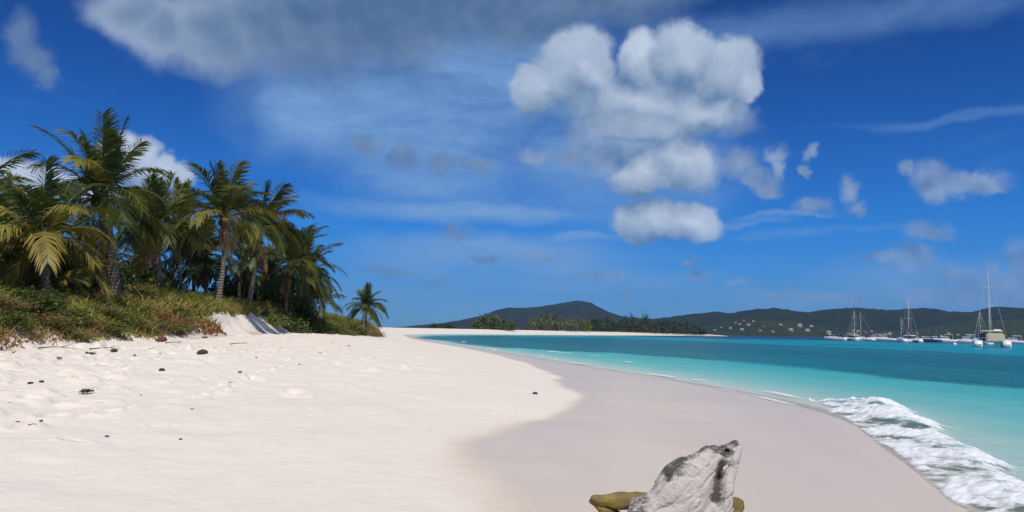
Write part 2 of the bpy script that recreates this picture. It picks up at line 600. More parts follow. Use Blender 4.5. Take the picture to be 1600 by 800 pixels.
def sand_material():
    m, q = material('coral_sand')
    geo = q.n('ShaderNodeNewGeometry')
    P = geo.outputs['Position']
    wet = q.attr('wet')
    n = q.noise(P, 0.35, 5, 0.6)
    n2 = q.noise(P, 3.0, 5, 0.6)
    grain = q.noise(P, 220, 3, 0.7)
    wetm = q.ss(q.m('ADD', wet, q.m('MULTIPLY', q.m('SUBTRACT', n2, 0.5), 0.16)), 0.30, 0.72)
    dry = q.mix(n, (0.73, 0.65, 0.555), (0.78, 0.715, 0.63))
    dry = q.mix(q.ss(n2, 0.42, 0.75, 0, 0.25), dry, (0.66, 0.58, 0.48))
    dry = q.mix(q.ss(q.m('ADD', q.attr('soil'), q.m('MULTIPLY', q.m('SUBTRACT', n2, 0.5), 0.5)), 0.25, 0.75, 0, 0.9), dry, q.mix(n2, (0.17, 0.15, 0.045), (0.28, 0.22, 0.09)))
    dry = q.mix(q.ss(q.attr('wrack'), 0.25, 0.8, 0, 0.55), dry, (0.36, 0.26, 0.17))
    wetc = q.mix(q.noise(q.v('MULTIPLY', P, (1.0, 0.35, 1.0)), 0.9, 4, 0.55), (0.62, 0.505, 0.385), (0.715, 0.61, 0.485))
    base = q.mix(wetm, dry, wetc)
    base = q.mix(q.ss(grain, 0.35, 0.65, 0.0, 0.10), base, q.mix(1.0, base, (0.7, 0.68, 0.66), 'MULTIPLY'))
    rough = q.lin(wetm, 0, 1, 0.95, 0.30)
    rip = q.noise(P, 14, 4, 0.6)
    hgt = q.m('ADD', q.m('ADD', q.m('MULTIPLY', grain, 0.14), rip), q.m('MULTIPLY', q.noise(P, 3.2, 4, 0.55), 3.0))
    bs = q.n('ShaderNodeBump')
    bs.inputs['Distance'].default_value = 0.012
    q.link(q.lin(wetm, 0, 1, 0.75, 0.05), bs.inputs['Strength'])
    q.link(hgt, bs.inputs['Height'])
    sh = principled(q, base, rough, bs.outputs[0], spec=0.25)
    finish(q, sh)
    return m


def slip_mask(x, y, q):
    """bare sand slip low in the dune face"""
    return np.exp(-(np.maximum(q - 0.3, 0) / 0.95) ** 4) * sstep(y, 40, 45) * (1 - sstep(y, 60, 70)) * sstep(q, -3, -1) + 0.95 * (fbm(x * 1.3 + 3, y * 0.9, octaves=4) - 0.5)


def build_beach():
    r1 = np.concatenate([np.linspace(0.4, 4.6, 10), np.exp(np.linspace(math.log(5.0), math.log(70), 460)), np.exp(np.linspace(math.log(71), math.log(950), 130))])
    x, y, f = polar_grid(r1, 760, 70)
    z = height(x, y)
    wet = poly_sdf(x, y, WETLINE)
    soft = np.interp(np.hypot(x, y), [5, 9, 14, 30], [2.0, 1.5, 0.75, 0.5])
    wet = sstep((wet + 0.7 * (fbm(x * 0.7, y * 0.5) - 0.5)) / soft, -1.0, 1.0)
    q = poly_sdf(x, y, DUNE)
    wrack = np.exp(-((q + 0.25) / 0.45) ** 2) * sstep(fbm(x * 0.9, y * 0.35), 0.40, 0.65) + 0.5 * np.exp(-((q + 1.3) / 0.25) ** 2) * sstep(fbm(x * 2 + 5, y * 0.8), 0.5, 0.7)
    me = new_mesh('beach', np.stack([x, y, z], 1), f, mat=sand_material())
    set_attr(me, 'wet', wet)
    set_attr(me, 'wrack', wrack)
    slip = slip_mask(x, y, q)
    set_attr(me, 'soil', sstep(q + 0.8 * (fbm(x * 0.8, y * 0.8) - 0.5), 0.1, 1.0) * (1 - sstep(slip, 0.26, 0.40)))
    tag(obj('beach', me), 'pale coral sand beach sloping to a turquoise bay', kind='structure')


build_beach()

# ---------------------------------------------------------------- the bay
GRASS_BED = smooth_poly([(22, 22), (18, 30), (16, 46), (10, 60), (3, 73), (-5, 92), (-11, 120), (-18, 165), (-14, 215), (0, 235), (33, 205), (46, 150), (52, 110), (60, 76), (120, 70), (140, 40), (60, 10), (30, 12)], 5)
TURQ = (0.02, 0.32, 0.36)


def water_material():
    m, q = material('sea_water')
    geo = q.n('ShaderNodeNewGeometry')
    P = geo.outputs['Position']
    depth = q.attr('depth')
    bed = q.attr('bed')
    deep = q.attr('deep')
    wob = q.noise(q.v('MULTIPLY', P, (1, 0.45, 1)), 0.22, 5, 0.6)
    wob2 = q.noise(q.v('MULTIPLY', P, (1, 0.3, 1)), 0.05, 4, 0.55)
    dd = q.m('MULTIPLY', depth, q.lin(wob, 0.3, 0.7, 0.85, 1.15))
    c = q.ramp(q.m('DIVIDE', dd, 4.0), WATER_RAMP)
    c = q.mix(q.ss(q.m('ADD', bed, q.m('MULTIPLY', q.m('SUBTRACT', wob, 0.5), 0.55)), 0.30, 0.70, 0, 0.88), c, q.mix(q.ss(wob2, 0.35, 0.65), (0.010, 0.098, 0.132), (0.010, 0.14, 0.155)))
    c = q.mix(q.ss(q.m('ADD', deep, q.m('MULTIPLY', q.m('SUBTRACT', wob2, 0.5), 0.4)), 0.3, 0.75), c, (0.010, 0.055, 0.125))
    streak = q.noise(q.v('MULTIPLY', P, (0.35, 1.3, 1)), 0.5, 5, 0.62)
    c = q.mix(q.ss(streak, 0.45, 0.75, 0.0, 0.20), c, q.mix(1.0, c, (1.7, 1.35, 1.3), 'MULTIPLY'))
    c = q.mix(q.ss(streak, 0.45, 0.25, 0.0, 0.30), c, q.mix(1.0, c, (0.6, 0.72, 0.78), 'MULTIPLY'))
    body = q.n('ShaderNodeBsdfDiffuse')
    q.link(c, body.inputs['Color'])
    tr = q.n('ShaderNodeBsdfTransparent')
    q.link(q.ramp(q.m('DIVIDE', dd, 1.0), [(0.0, (1, 1, 1)), (0.25, (0.82, 0.95, 0.94)), (1.0, (0.3, 0.85, 0.86))]), tr.inputs['Color'])
    mx = q.n('ShaderNodeMixShader')
    q.link(q.ss(dd, -0.02, 0.05, 0.0, 1.0), mx.inputs[0])
    q.link(tr.outputs[0], mx.inputs[1])
    q.link(body.outputs[0], mx.inputs[2])
    # ripples: small ones near, long swell further out
    Ps = q.v('MULTIPLY', P, (0.8, 1.6, 1))
    h = q.m('ADD', q.noise(Ps, 1.7, 5, 0.6), q.m('MULTIPLY', q.noise(Ps, 0.45, 3, 0.5), 2.0))
    nrm = bump(q, h, 0.8, 0.085)
    gl = q.n('ShaderNodeBsdfGlossy')
    gl.inputs['Roughness'].default_value = 0.12
    q.link(nrm, gl.inputs['Normal'])
    q.link(nrm, body.inputs['Normal'])
    fr = q.n('ShaderNodeFresnel')
    fr.inputs['IOR'].default_value = 1.33
    q.link(nrm, fr.inputs['Normal'])
    mg = q.n('ShaderNodeMixShader')
    q.link(q.m('MINIMUM', q.m('MULTIPLY', fr.outputs[0], 0.55), 0.30), mg.inputs[0])
    q.link(mx.outputs[0], mg.inputs[1])
    q.link(gl.outputs[0], mg.inputs[2])
    finish(q, mg.outputs[0])
    return m


WATER_RAMP = [(0.0, (0.64, 0.60, 0.50)), (0.014, (0.54, 0.61, 0.53)), (0.036, (0.35, 0.57, 0.50)), (0.07, (0.19, 0.50, 0.46)), (0.14, (0.085, 0.43, 0.415)), (0.28, (0.04, 0.37, 0.375)), (0.55, (0.006, 0.29, 0.35)), (1.0, (0.003, 0.23, 0.32))]


def wave_height(x, y, s):
    """small swell running to the shore; s is signed distance to land (negative at sea)"""
    dist = -s
    w = 0.035 * np.sin(dist * 1.25 + 1.6 * fbm(x * 0.25, y * 0.25) * 2) + 0.02 * np.sin(dist * 2.9 + 0.6 * x)
    return w * sstep(dist, 0.5, 5)


def build_water():
    r1 = np.concatenate([np.exp(np.linspace(math.log(4.0), math.log(120), 300)), np.exp(np.linspace(math.log(122), math.log(30000), 150))])
    x, y, f = polar_grid(r1, 520, 60)
    z0, s, q, qf = base_height(x, y)
    keep = (s < 1.5)[f].any(1)
    f = f[keep]
    used = np.unique(f)
    mp = np.full(len(x), -1)
    mp[used] = np.arange(len(used))
    f = mp[f]
    x, y, z0, s = x[used], y[used], z0[used], s[used]
    z = wave_height(x, y, s) * (1 - sstep(np.hypot(x, y), 100, 400))
    bed = poly_sdf(x, y, GRASS_BED) + 5.0 * (fbm(x * 0.06, y * 0.06) - 0.5)
    bed = sstep(bed, -4.5, 5)
    bed = np.maximum(bed, 0.75 * sstep(fbm(x * 0.03 + 4, y * 0.012 + 2), 0.5, 0.62) * sstep(y, 60, 110) * sstep(-s, 25, 45))
    r = np.hypot(x, y)
    a = np.arctan2(x, y)
    deep = sstep(r, 280, 430) * sstep(a, 0.05, 0.22) + sstep(r, 900, 1500)
    deep = np.minimum(deep, 1)
    me = new_mesh('sea', np.stack([x, y, z], 1), f, mat=water_material())
    set_attr(me, 'depth', np.maximum(z - z0, 0))
    set_attr(me, 'bed', bed)
    set_attr(me, 'deep', deep)
    tag(obj('sea', me), 'clear turquoise sea with dark seagrass bands', kind='structure')


build_water()


# ---------------------------------------------------------------- foliage materials
def leaf_material(name, stops, rough=0.5, trans=0.35, use_tone=True, vary=0.25):
    """leaf colour from a per-leaf 'tone' attribute plus a per-object shift"""
    m, q = material(name)
    oi = q.n('ShaderNodeObjectInfo')
    t = q.attr('tone') if use_tone else 0.5
    t = q.m('ADD', t, q.m('MULTIPLY', q.m('SUBTRACT', oi.outputs['Random'], 0.5), vary), clamp=True)
    c = q.ramp(t, stops)
    pr = principled(q, c, rough, spec=0.35)
    tl = q.n('ShaderNodeBsdfTranslucent')
    q.link(q.mix(1.0, c, (1.25, 1.3, 0.55), 'MULTIPLY'), tl.inputs['Color'])
    mx = q.n('ShaderNodeMixShader')
    mx.inputs[0].default_value = trans
    q.link(pr, mx.inputs[1])
    q.link(tl.outputs[0], mx.inputs[2])
    finish(q, mx.outputs[0])
    return m


M_FROND = leaf_material('green_frond', [(0.0, (0.018, 0.032, 0.010)), (0.45, (0.050, 0.074, 0.016)), (0.8, (0.14, 0.15, 0.028)), (1.0, (0.29, 0.25, 0.05))], 0.40, 0.32, vary=0.55)
M_FROND_Y = leaf_material('yellowing_frond', [(0.0, (0.12, 0.125, 0.025)), (0.5, (0.25, 0.215, 0.045)), (1.0, (0.38, 0.275, 0.065))], 0.5, 0.3)
M_FROND_D = leaf_material('dead_frond', [(0.0, (0.09, 0.055, 0.03)), (0.5, (0.17, 0.10, 0.05)), (1.0, (0.26, 0.18, 0.09))], 0.8, 0.1)
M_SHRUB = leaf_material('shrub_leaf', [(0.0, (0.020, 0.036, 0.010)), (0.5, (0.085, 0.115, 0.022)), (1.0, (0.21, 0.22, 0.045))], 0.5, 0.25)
M_SHRUB_DRY = leaf_material('dry_shrub_leaf', [(0.0, (0.07, 0.06, 0.022)), (0.35, (0.15, 0.125, 0.04)), (0.7, (0.24, 0.17, 0.07)), (1.0, (0.26, 0.15, 0.08))], 0.7, 0.15)
M_COVER = leaf_material('ground_cover', [(0.0, (0.10, 0.135, 0.024)), (0.35, (0.23, 0.23, 0.040)), (0.6, (0.33, 0.275, 0.07)), (0.8, (0.28, 0.17, 0.075)), (1.0, (0.30, 0.13, 0.07))], 0.6, 0.25, vary=0.0)
M_FAR_LEAF = leaf_material('far_leaf', [(0.0, (0.030, 0.050, 0.014)), (0.5, (0.085, 0.115, 0.026)), (1.0, (0.17, 0.19, 0.05))], 0.6, 0.2, vary=0.35)
M_FAR_DARK = leaf_material('far_dark_leaf', [(0.0, (0.016, 0.028, 0.012)), (0.5, (0.034, 0.055, 0.020)), (1.0, (0.075, 0.10, 0.03))], 0.6, 0.15, vary=0.3)


def bark_material():
    m, q = material('palm_bark')
    tc = q.n('ShaderNodeTexCoord')
    P = tc.outputs['Object']
    n = q.noise(P, 6, 5, 0.6)
    sx = q.n('ShaderNodeSeparateXYZ')
    q.link(P, sx.inputs[0])
    ring = q.m('SINE', q.m('ADD', q.m('MULTIPLY', sx.outputs[2], 38), q.m('MULTIPLY', n, 5)))
    c = q.mix(n, (0.11, 0.092, 0.072), (0.23, 0.205, 0.17))
    c = q.mix(q.ss(ring, 0.4, 1.0, 0, 0.5), c, (0.10, 0.08, 0.06))
    finish(q, principled(q, c, 0.9, bump(q, q.m('ADD', ring, n), 0.6, 0.03), spec=0.2))
    return m


M_BARK = bark_material()
M_BOOT, _q = material('palm_fibre')
_c = _q.mix(_q.noise(_q.n('ShaderNodeTexCoord').outputs['Object'], 9, 4), (0.05, 0.032, 0.018), (0.15, 0.095, 0.05))
finish(_q, principled(_q, _c, 0.95, spec=0.1))


class Geo:
    """collects quads with a per-vertex tone"""
    def __init__(self):
        self.v, self.f, self.t, self.k = [], [], [], 0

    def quads(self, V, F, T):
        V = np.asarray(V, float).reshape(-1, 3)
        self.v.append(V)
        self.f.append(np.asarray(F, int).reshape(-1, 4) + self.k)
        self.t.append(np.broadcast_to(np.asarray(T, float), (len(V),)))
        self.k += len(V)

    def mesh(self, name, mat, smooth=False):
        me = new_mesh(name, np.concatenate(self.v), np.concatenate(self.f), smooth, mat)
        T = np.concatenate(self.t)
        if len(T) == len(me.vertices):
            set_attr(me, 'tone', T)
        return me


def tube(pts, radii, sides=8, twist=0.0):
    """tapered tube along points; quads"""
    pts = np.asarray(pts, float)
    n = len(pts)
    tan = np.gradient(pts, axis=0)
    tan /= np.linalg.norm(tan, axis=1)[:, None] + 1e-9
    ref = np.array([0.0, 0, 1]) if abs(tan[0][2]) < 0.9 else np.array([1.0, 0, 0])
    V = []
    u = np.cross(tan[0], ref)
    u /= np.linalg.norm(u)
    for i in range(n):
        u = u - tan[i] * u.dot(tan[i])
        u /= np.linalg.norm(u) + 1e-9
        w = np.cross(tan[i], u)
        a = np.linspace(0, 2 * math.pi, sides, endpoint=False) + twist
        V.append(pts[i] + radii[i] * (np.cos(a)[:, None] * u + np.sin(a)[:, None] * w))
    V = np.concatenate(V)
    i, j = np.meshgrid(np.arange(n - 1), np.arange(sides), indexing='ij')
    j2 = (j + 1) % sides
    F = np.stack([i * sides + j, i * sides + j2, (i + 1) * sides + j2, (i + 1) * sides + j], -1).reshape(-1, 4)
    # end cap as a small fan of quads folded onto the last ring
    return V, F


def frond_geo(rng, start_deg, length=1.0, pairs=44, sag=1.35, leaf_len=0.27, hang=0.5, dead=False, wide=0.026):
    """one palm frond growing along +X from the origin, drooping in the XZ plane; length 1"""
    g = Geo()
    n = 15
    th = math.radians(start_deg)
    p = np.zeros(3)
    pts, ths = [p.copy()], [th]
    side_bend = rng.normal(0, 0.10)
    ds = length / (n - 1)
    for i in range(1, n):
        t = i / (n - 1)
        th = th - sag * ds * (0.35 + 1.3 * t) * max(0.12, math.cos(th))
        yaw = side_bend * t
        p = p + ds * np.array([math.cos(th) * math.cos(yaw), math.cos(th) * math.sin(yaw), math.sin(th)])
        pts.append(p.copy())
        ths.append(th)
    pts = np.array(pts)
    r = 0.011 * (1 - np.linspace(0, 1, n)) + 0.002
    V, F = tube(pts, r, 4)
    g.quads(V, F, 0.75 if not dead else 0.5)
    tt = np.linspace(0.16, 0.995, pairs)
    for k, t in enumerate(tt):
        f = t * (n - 1)
        i = min(int(f), n - 2)
        c = pts[i] + (pts[i + 1] - pts[i]) * (f - i)
        tan = pts[i + 1] - pts[i]
        tan /= np.linalg.norm(tan)
        lat0 = np.cross(np.array([0, 0, 1.0]), tan)
        lat0 /= np.linalg.norm(lat0) + 1e-9
        up = np.cross(tan, lat0)
        L = leaf_len * (0.45 + 0.75 * math.sin(math.pi * min(1, (t * 0.80 + 0.13)))) * rng.uniform(0.82, 1.12)
        for sgn in (-1, 1):
            if rng.random() < (0.30 if dead else 0.05):
                continue
            fwd = 0.55 + 0.85 * t + rng.normal(0, 0.10)
            d = lat0 * sgn + tan * fwd + up * (0.32 + rng.normal(0, 0.10))
            d /= np.linalg.norm(d)
            hg = hang * rng.uniform(0.7, 1.3) * (1.8 if dead else 1.0)
            q0 = c
            q1 = c + d * L * 0.5 + np.array([0, 0, -hg * L * 0.16])
            d2 = d + np.array([0, 0, -hg * 1.15])
            d2 /= np.linalg.norm(d2)
            q2 = q1 + d2 * L * 0.5
            wv = np.cross(d, up) * 0.5 + tan * 0.5
            wv /= np.linalg.norm(wv) + 1e-9
            w = wide * (0.75 + 0.4 * rng.random())
            T = np.clip(0.42 + rng.normal(0, 0.13) + 0.22 * t * (rng.random() < 0.5), 0, 1)
            g.quads([q0 - wv * w * .35, q0 + wv * w * .35, q1 + wv * w * .5, q1 - wv * w * .5, q2 + wv * w * .08, q2 - wv * w * .08],
                    [(0, 1, 2, 3), (3, 2, 4, 5)], [T, T, T, T, min(1, T + .12), min(1, T + .12)])
    return g


FROND_CLASS = [82, 66, 50, 34, 16, -4, -28, -52]
rngF = np.random.default_rng(3)
FRONDS = {}
for ci, deg in enumerate(FROND_CLASS):
    for vi in range(3):
        sag = [0.8, 1.1, 1.35, 1.5, 1.5, 1.3, 1.0, 0.7][ci] * rngF.uniform(0.85, 1.2)
        FRONDS['g', ci, vi] = frond_geo(rngF, deg, sag=sag, hang=0.40 + 0.11 * ci).mesh('frond_blade', M_FROND)
    for vi in range(2):
        sag = [0.8, 1.1, 1.35, 1.5, 1.5, 1.3, 1.0, 0.7][ci] * rngF.uniform(0.9, 1.25)
        FRONDS['y', ci, vi] = frond_geo(rngF, deg, sag=sag, hang=0.55 + 0.1 * ci).mesh('yellowing_frond_blade', M_FROND_Y)
for vi in range(3):
    FRONDS['d', 0, vi] = frond_geo(rngF, -50 - 9 * vi, sag=0.9, hang=0.9, pairs=30, leaf_len=0.2, dead=True).mesh('dead_frond_blade', M_FROND_D)


def coconut_mesh():
    bm = bmesh.new()
    bmesh.ops.create_icosphere(bm, subdivisions=2, radius=0.13)
    for v in bm.verts:
        v.co.z *= 1.25
        if v.co.z < 0:
            v.co.x *= 0.85
            v.co.y *= 0.85
    me = bpy.data.meshes.new('coconut')
    bm.to_mesh(me)
    bm.free()
    m, q = material('coconut_husk')
    finish(q, principled(q, (0.20, 0.15, 0.04), 0.5))
    me.materials.append(m)
    me.polygons.foreach_set('use_smooth', np.ones(len(me.polygons), bool))
    return me


ME_COCO = coconut_mesh()


def palm(label, heart, base_px, D, L, n, seed, trunk_r=0.15, yellow=0.15, dead=3, skirt=False, group=None, lo=6.3, first=0, cocos=0, lean=0.0, bias=None):
    """coconut palm: trunk, boot of old leaf bases and every frond as a part of its own"""
    rng = np.random.default_rng(seed)
    n, L = int(n * 1.15), L * 0.97
    hx, hy = heart
    top = at_dist(hx, hy, D)
    bx = at_dist(base_px, 470, D).x
    gz = ground_z(bx, D)
    root = thing('coconut_palm', (bx, D, gz - 0.05), label, 'palm tree', group)
    t = np.array([top.x - bx, rng.normal(0, 0.25), top.z - gz + 0.05])
    k = np.linspace(0, 1, 22)
    bend = np.array([lean, rng.normal(0, 0.2), 0])
    pts = t[None, :] * k[:, None] + bend[None, :] * (np.sin(math.pi * k) * 0.5)[:, None]
    pts[:, 0] += 0.25 * t[0] * (k ** 2 - k)
    rad = trunk_r * (0.62 + 0.38 * (1 - k)) + trunk_r * 0.7 * np.exp(-k * 14)
    rad *= 1 + 0.045 * np.sin(np.arange(22) * 2.1)
    if skirt:
        rad *= 1 + 0.5 * np.exp(-((k - 0.85) / 0.2) ** 2)
    V, F = tube(pts, rad, 10)
    obj('trunk', new_mesh('trunk', V, F, True, M_BARK), root)
    # fibrous boot under the crown
    hp = pts[-1]
    kb = np.linspace(0, 1, 6)
    bp = hp[None, :] + np.outer(kb - 0.72, np.array([0, 0, 0.9 * L / 3.6]))
    V, F = tube(bp, 1.25 * trunk_r * np.array([0.8, 1.15, 1.3, 1.25, 0.9, 0.25]), 9)
    obj('crown_boot', new_mesh('crown_boot', V, F, True, M_BOOT), root)
    ga = math.pi * (3 - math.sqrt(5))
    a0 = rng.uniform(0, 6.28)
    for i in range(n):
        u = i / max(1, n - 1)
        c = first + u ** 1.2 * (lo - first) + rng.normal(0, 0.45)
        c = int(np.clip(round(c), 0, 7))
        az = a0 + i * ga + rng.normal(0, 0.22)
        if bias is not None and rng.random() < 0.45:
            az = bias + rng.normal(0, 0.7)
        y = (c >= 2 and rng.random() < yellow * (1 + 0.25 * (c - 3)))
        me = FRONDS['y', c, int(rng.integers(2))] if y else FRONDS['g', c, int(rng.integers(3))]
        o = obj('frond', me, root)
        o.location = Vector(hp) + Vector((0.5 * trunk_r * math.cos(az), 0.5 * trunk_r * math.sin(az), rng.uniform(-0.15, 0.12)))
        o.rotation_euler = (rng.normal(0, 0.12), rng.normal(0, 0.08), az)
        s = L * rng.uniform(0.80, 1.12) * (0.90 + 0.10 * min(1, u * 3))
        o.scale = (s, s * rng.uniform(0.9, 1.1), s)
    for i in range(dead):
        az = rng.uniform(0, 6.28)
        o = obj('dead_frond', FRONDS['d', 0, int(rng.integers(3))], root)
        o.location = Vector(hp) + Vector((trunk_r * math.cos(az), trunk_r * math.sin(az), rng.uniform(-0.55, -0.1) * (3 if skirt else 1)))
        o.rotation_euler = (rng.normal(0, 0.2), 0.35, az)
        s = L * rng.uniform(0.45, 0.75)
        o.scale = (s, s, s)
    for i in range(cocos):
        az = rng.uniform(0, 6.28)
        o = obj('coconut', ME_COCO, root)
        o.location = Vector(hp) + Vector((0.28 * math.cos(az), 0.28 * math.sin(az), -0.35 + rng.uniform(-0.1, 0.1)))
    return root


GP = 'coconut palms on the dune'
palm('tallest coconut palm of the dune with a thick brown skirted trunk', (156, 306), 182, 38, 4.0, 28, 1, 0.26, 0.28, 9, True, GP, lo=5.9, cocos=4)
palm('low palm with drooping yellow-green fronds beside the dark green dune shrub', (66, 372), 74, 31, 3.5, 24, 2, 0.2, 0.55, 4, False, GP, first=1)
palm('stemless young palm with arching golden fronds at the edge of the dune scrub', (112, 436), 112, 34.0, 2.1, 14, 4, 0.10, 0.9, 2, False, GP, lo=6, first=2)
palm('palm cut by the picture edge with a high crown reaching over the low yellow palm', (-46, 318), -48, 36, 3.7, 22, 5, 0.18, 0.2, 3, False, GP)
palm('squat palm with broad dark fronds cut by the picture edge', (-4, 392), -8, 32, 3.5, 22, 6, 0.2, 0.25, 3, False, GP)
palm('leafy palm with one orange frond between the skirted palm and the grey-trunked palm', (244, 352), 250, 47, 3.4, 24, 7, 0.15, 0.22, 3, False, GP)
palm('dark palm on a slim shaded trunk behind the grey-trunked palm', (280, 345), 284, 52, 3.4, 22, 8, 0.13, 0.10, 2, False, GP)
palm('shaded slender palm with a low crown between two thin dark trunks', (302, 395), 303, 55, 3.2, 20, 9, 0.13, 0.10, 2, False, GP)
palm('shaded slender palm beside the pale grey trunk with a sparse crown', (324, 402), 322, 57, 3.2, 20, 10, 0.13, 0.1, 2, False, GP)
palm('tall palm with a bare pale grey trunk and an upswept crown', (350, 338), 340, 48, 3.8, 26, 11, 0.16, 0.18, 3, False, GP, lo=5.4, lean=0.25, cocos=5)
palm('palm with a leaning bare trunk and spiky upright fronds', (404, 356), 388, 54, 3.6, 23, 12, 0.16, 0.18, 3, False, GP, lo=5.2, lean=0.2, bias=0.6)
palm('dense shaded palm low behind the leaning trunk', (376, 415), 374, 60, 3.6, 22, 13, 0.15, 0.08, 3, False, GP)
palm('bushy palm whose fronds sweep towards the sea with orange tips', (452, 412), 446, 60, 3.7, 26, 14, 0.16, 0.18, 4, False, GP, bias=0.3)
palm('palm leaning to the sea with stiff dark fronds above the bright green shrub', (476, 428), 468, 66, 3.7, 22, 15, 0.15, 0.14, 3, False, GP, bias=0.2)
palm('young palm with thin upright fronds in front of the gap before the lone palm', (506, 474), 504, 74, 2.2, 14, 16, 0.1, 0.15, 1, False, GP, lo=5)
palm('small lone round palm at the far end of the dune', (572, 480), 573, 90, 2.75, 32, 17, 0.16, 0.12, 3, False, GP, lo=6)
palm('dark filler palm with a short trunk behind the skirted palm', (222, 408), 224, 54, 3.2, 20, 18, 0.15, 0.15, 2, False, GP)
palm('low dark palm between the leaning palm and the bushy seaward palm', (424, 440), 424, 62, 3.0, 20, 19, 0.14, 0.08, 2, False, GP)


# ---------------------------------------------------------------- shrubs
def leaf_cloud(rng, n, rx, ry, rz, size, clumps=26, tone=(0.5, 0.2)):
    """leaf-sized quads gathered in clumps inside a half ellipsoid that stands on z = 0"""
    g = Geo()
    cs = []
    while len(cs) < clumps:
        p = rng.normal(0, 1, 3)
        p /= np.linalg.norm(p)
        p[2] = abs(p[2])
        p *= rng.uniform(0.45, 0.95)
        cs.append((p * (rx, ry, rz), rng.uniform(0.16, 0.34), rng.normal(0, 0.14)))
    idx = rng.integers(0, clumps, n)
    C = np.array([c[0] for c in cs])[idx]
    S = np.array([c[1] for c in cs])[idx]
    dT = np.array([c[2] for c in cs])[idx]
    o = rng.normal(0, 1, (n, 3)) * (rx, ry, rz) * S[:, None] * 0.8
    P = C + o
    P[:, 2] = np.abs(P[:, 2])
    d = rng.normal(0, 1, (n, 3))
    d[:, 2] = d[:, 2] * 0.5 + 0.35
    d /= np.linalg.norm(d, axis=1)[:, None]
    e = np.cross(d, rng.normal(0, 1, (n, 3)))
    e /= np.linalg.norm(e, axis=1)[:, None] + 1e-9
    s = size * rng.uniform(0.6, 1.35, n)[:, None]
    V = np.stack([P - d * s, P + e * s * 0.42, P + d * s, P - e * s * 0.42], 1).reshape(-1, 3)
    F = np.arange(4 * n).reshape(n, 4)
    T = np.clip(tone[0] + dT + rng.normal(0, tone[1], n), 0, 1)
    g.quads(V, F, np.repeat(T, 4))
    return g


def stem_mesh(rng, h, r=0.03, n=6):
    g = Geo()
    for i in range(n):
        a = rng.uniform(0, 6.28)
        tip = np.array([math.cos(a) * h * 0.7, math.sin(a) * h * 0.7, h * rng.uniform(0.5, 0.85)])
        k = np.linspace(0, 1, 5)[:, None]
        pts = tip * k + np.array([0, 0, 0.15 * h]) * np.sin(k * 3.1) - np.array([0, 0, 0.05])
        V, F = tube(pts, r * (1.1 - k[:, 0]), 5)
        g.quads(V, F, 0.4)
    return g.mesh('stem', M_BARK, True)


rngS = np.random.default_rng(21)
SHRUB = {}
for kind, mat, sz in (('green', M_SHRUB, 0.075), ('dry', M_SHRUB_DRY, 0.06)):
    for v in range(4):
        SHRUB[kind, v] = leaf_cloud(rngS, 2600, 1, 1, 0.9, sz, 30, (0.68, 0.19)).mesh(kind + '_foliage', mat)
for v in range(3):
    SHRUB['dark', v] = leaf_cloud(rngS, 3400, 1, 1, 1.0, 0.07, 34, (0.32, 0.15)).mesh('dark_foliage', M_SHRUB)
STEMS = [stem_mesh(rngS, 0.8) for _ in range(3)]


def shrub(x, y, r, h, kind, label, group, name='shrub', sink=0.05):
    v = int(rngS.integers(4 if kind != 'dark' else 3))
    z = ground_z(x, y)
    root = thing(name, (x, y, z - sink), label, 'shrub', group, rngS.uniform(0, 6.28))
    f = obj('foliage', SHRUB[kind, v], root)
    f.scale = (r, r * rngS.uniform(0.85, 1.15), h)
    s = obj('stem', STEMS[int(rngS.integers(3))], root)
    s.scale = (r * 0.9, r * 0.9, h)
    return root


def px_shrub(px, D, r, h, kind, label, group, name='shrub'):
    return shrub(at_dist(px, 480, D).x, D, r, h, kind, label, group, name)


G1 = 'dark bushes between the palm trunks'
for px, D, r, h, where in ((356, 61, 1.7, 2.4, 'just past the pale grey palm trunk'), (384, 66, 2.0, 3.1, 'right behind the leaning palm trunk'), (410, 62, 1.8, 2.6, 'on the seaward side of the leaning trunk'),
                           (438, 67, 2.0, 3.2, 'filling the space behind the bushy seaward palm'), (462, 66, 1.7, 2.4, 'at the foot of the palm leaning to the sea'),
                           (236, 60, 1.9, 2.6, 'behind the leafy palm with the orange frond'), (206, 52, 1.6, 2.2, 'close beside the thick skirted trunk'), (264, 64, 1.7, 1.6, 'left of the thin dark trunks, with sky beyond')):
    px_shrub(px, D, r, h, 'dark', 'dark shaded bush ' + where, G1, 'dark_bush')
G2 = 'tall bushes under the low palms'
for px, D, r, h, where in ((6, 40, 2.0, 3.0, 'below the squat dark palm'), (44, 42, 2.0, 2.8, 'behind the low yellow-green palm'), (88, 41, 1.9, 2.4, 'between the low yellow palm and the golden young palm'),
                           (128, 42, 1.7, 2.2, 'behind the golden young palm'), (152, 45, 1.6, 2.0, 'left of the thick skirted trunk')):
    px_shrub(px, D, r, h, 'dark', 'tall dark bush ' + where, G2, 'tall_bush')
px_shrub(30, 25.0, 1.1, 0.6, 'dark', 'rounded dark green shrub on the dune crest below the low yellow palm', None)
px_shrub(72, 26.5, 0.8, 0.42, 'dark', 'smaller dark green shrub next to the rounded one on the crest', None)
px_shrub(424, 55, 1.2, 0.8, 'green', 'bright green shrub in front of the leaning palm trunk', None)
px_shrub(452, 58, 1.4, 1.0, 'green', 'broad bright green shrub below the bushy seaward palm', None)
px_shrub(490, 66, 1.5, 1.3, 'green', 'leafy green shrub under the palm that leans to the sea', None)
px_shrub(520, 72, 1.5, 1.2, 'green', 'green shrub beside the young upright palm', None)
px_shrub(552, 84, 1.6, 1.3, 'green', 'green shrub hugging the foot of the lone round palm', None)
px_shrub(590, 98, 1.4, 0.8, 'dry', 'brown shrub at the seaward tip of the dune', None)
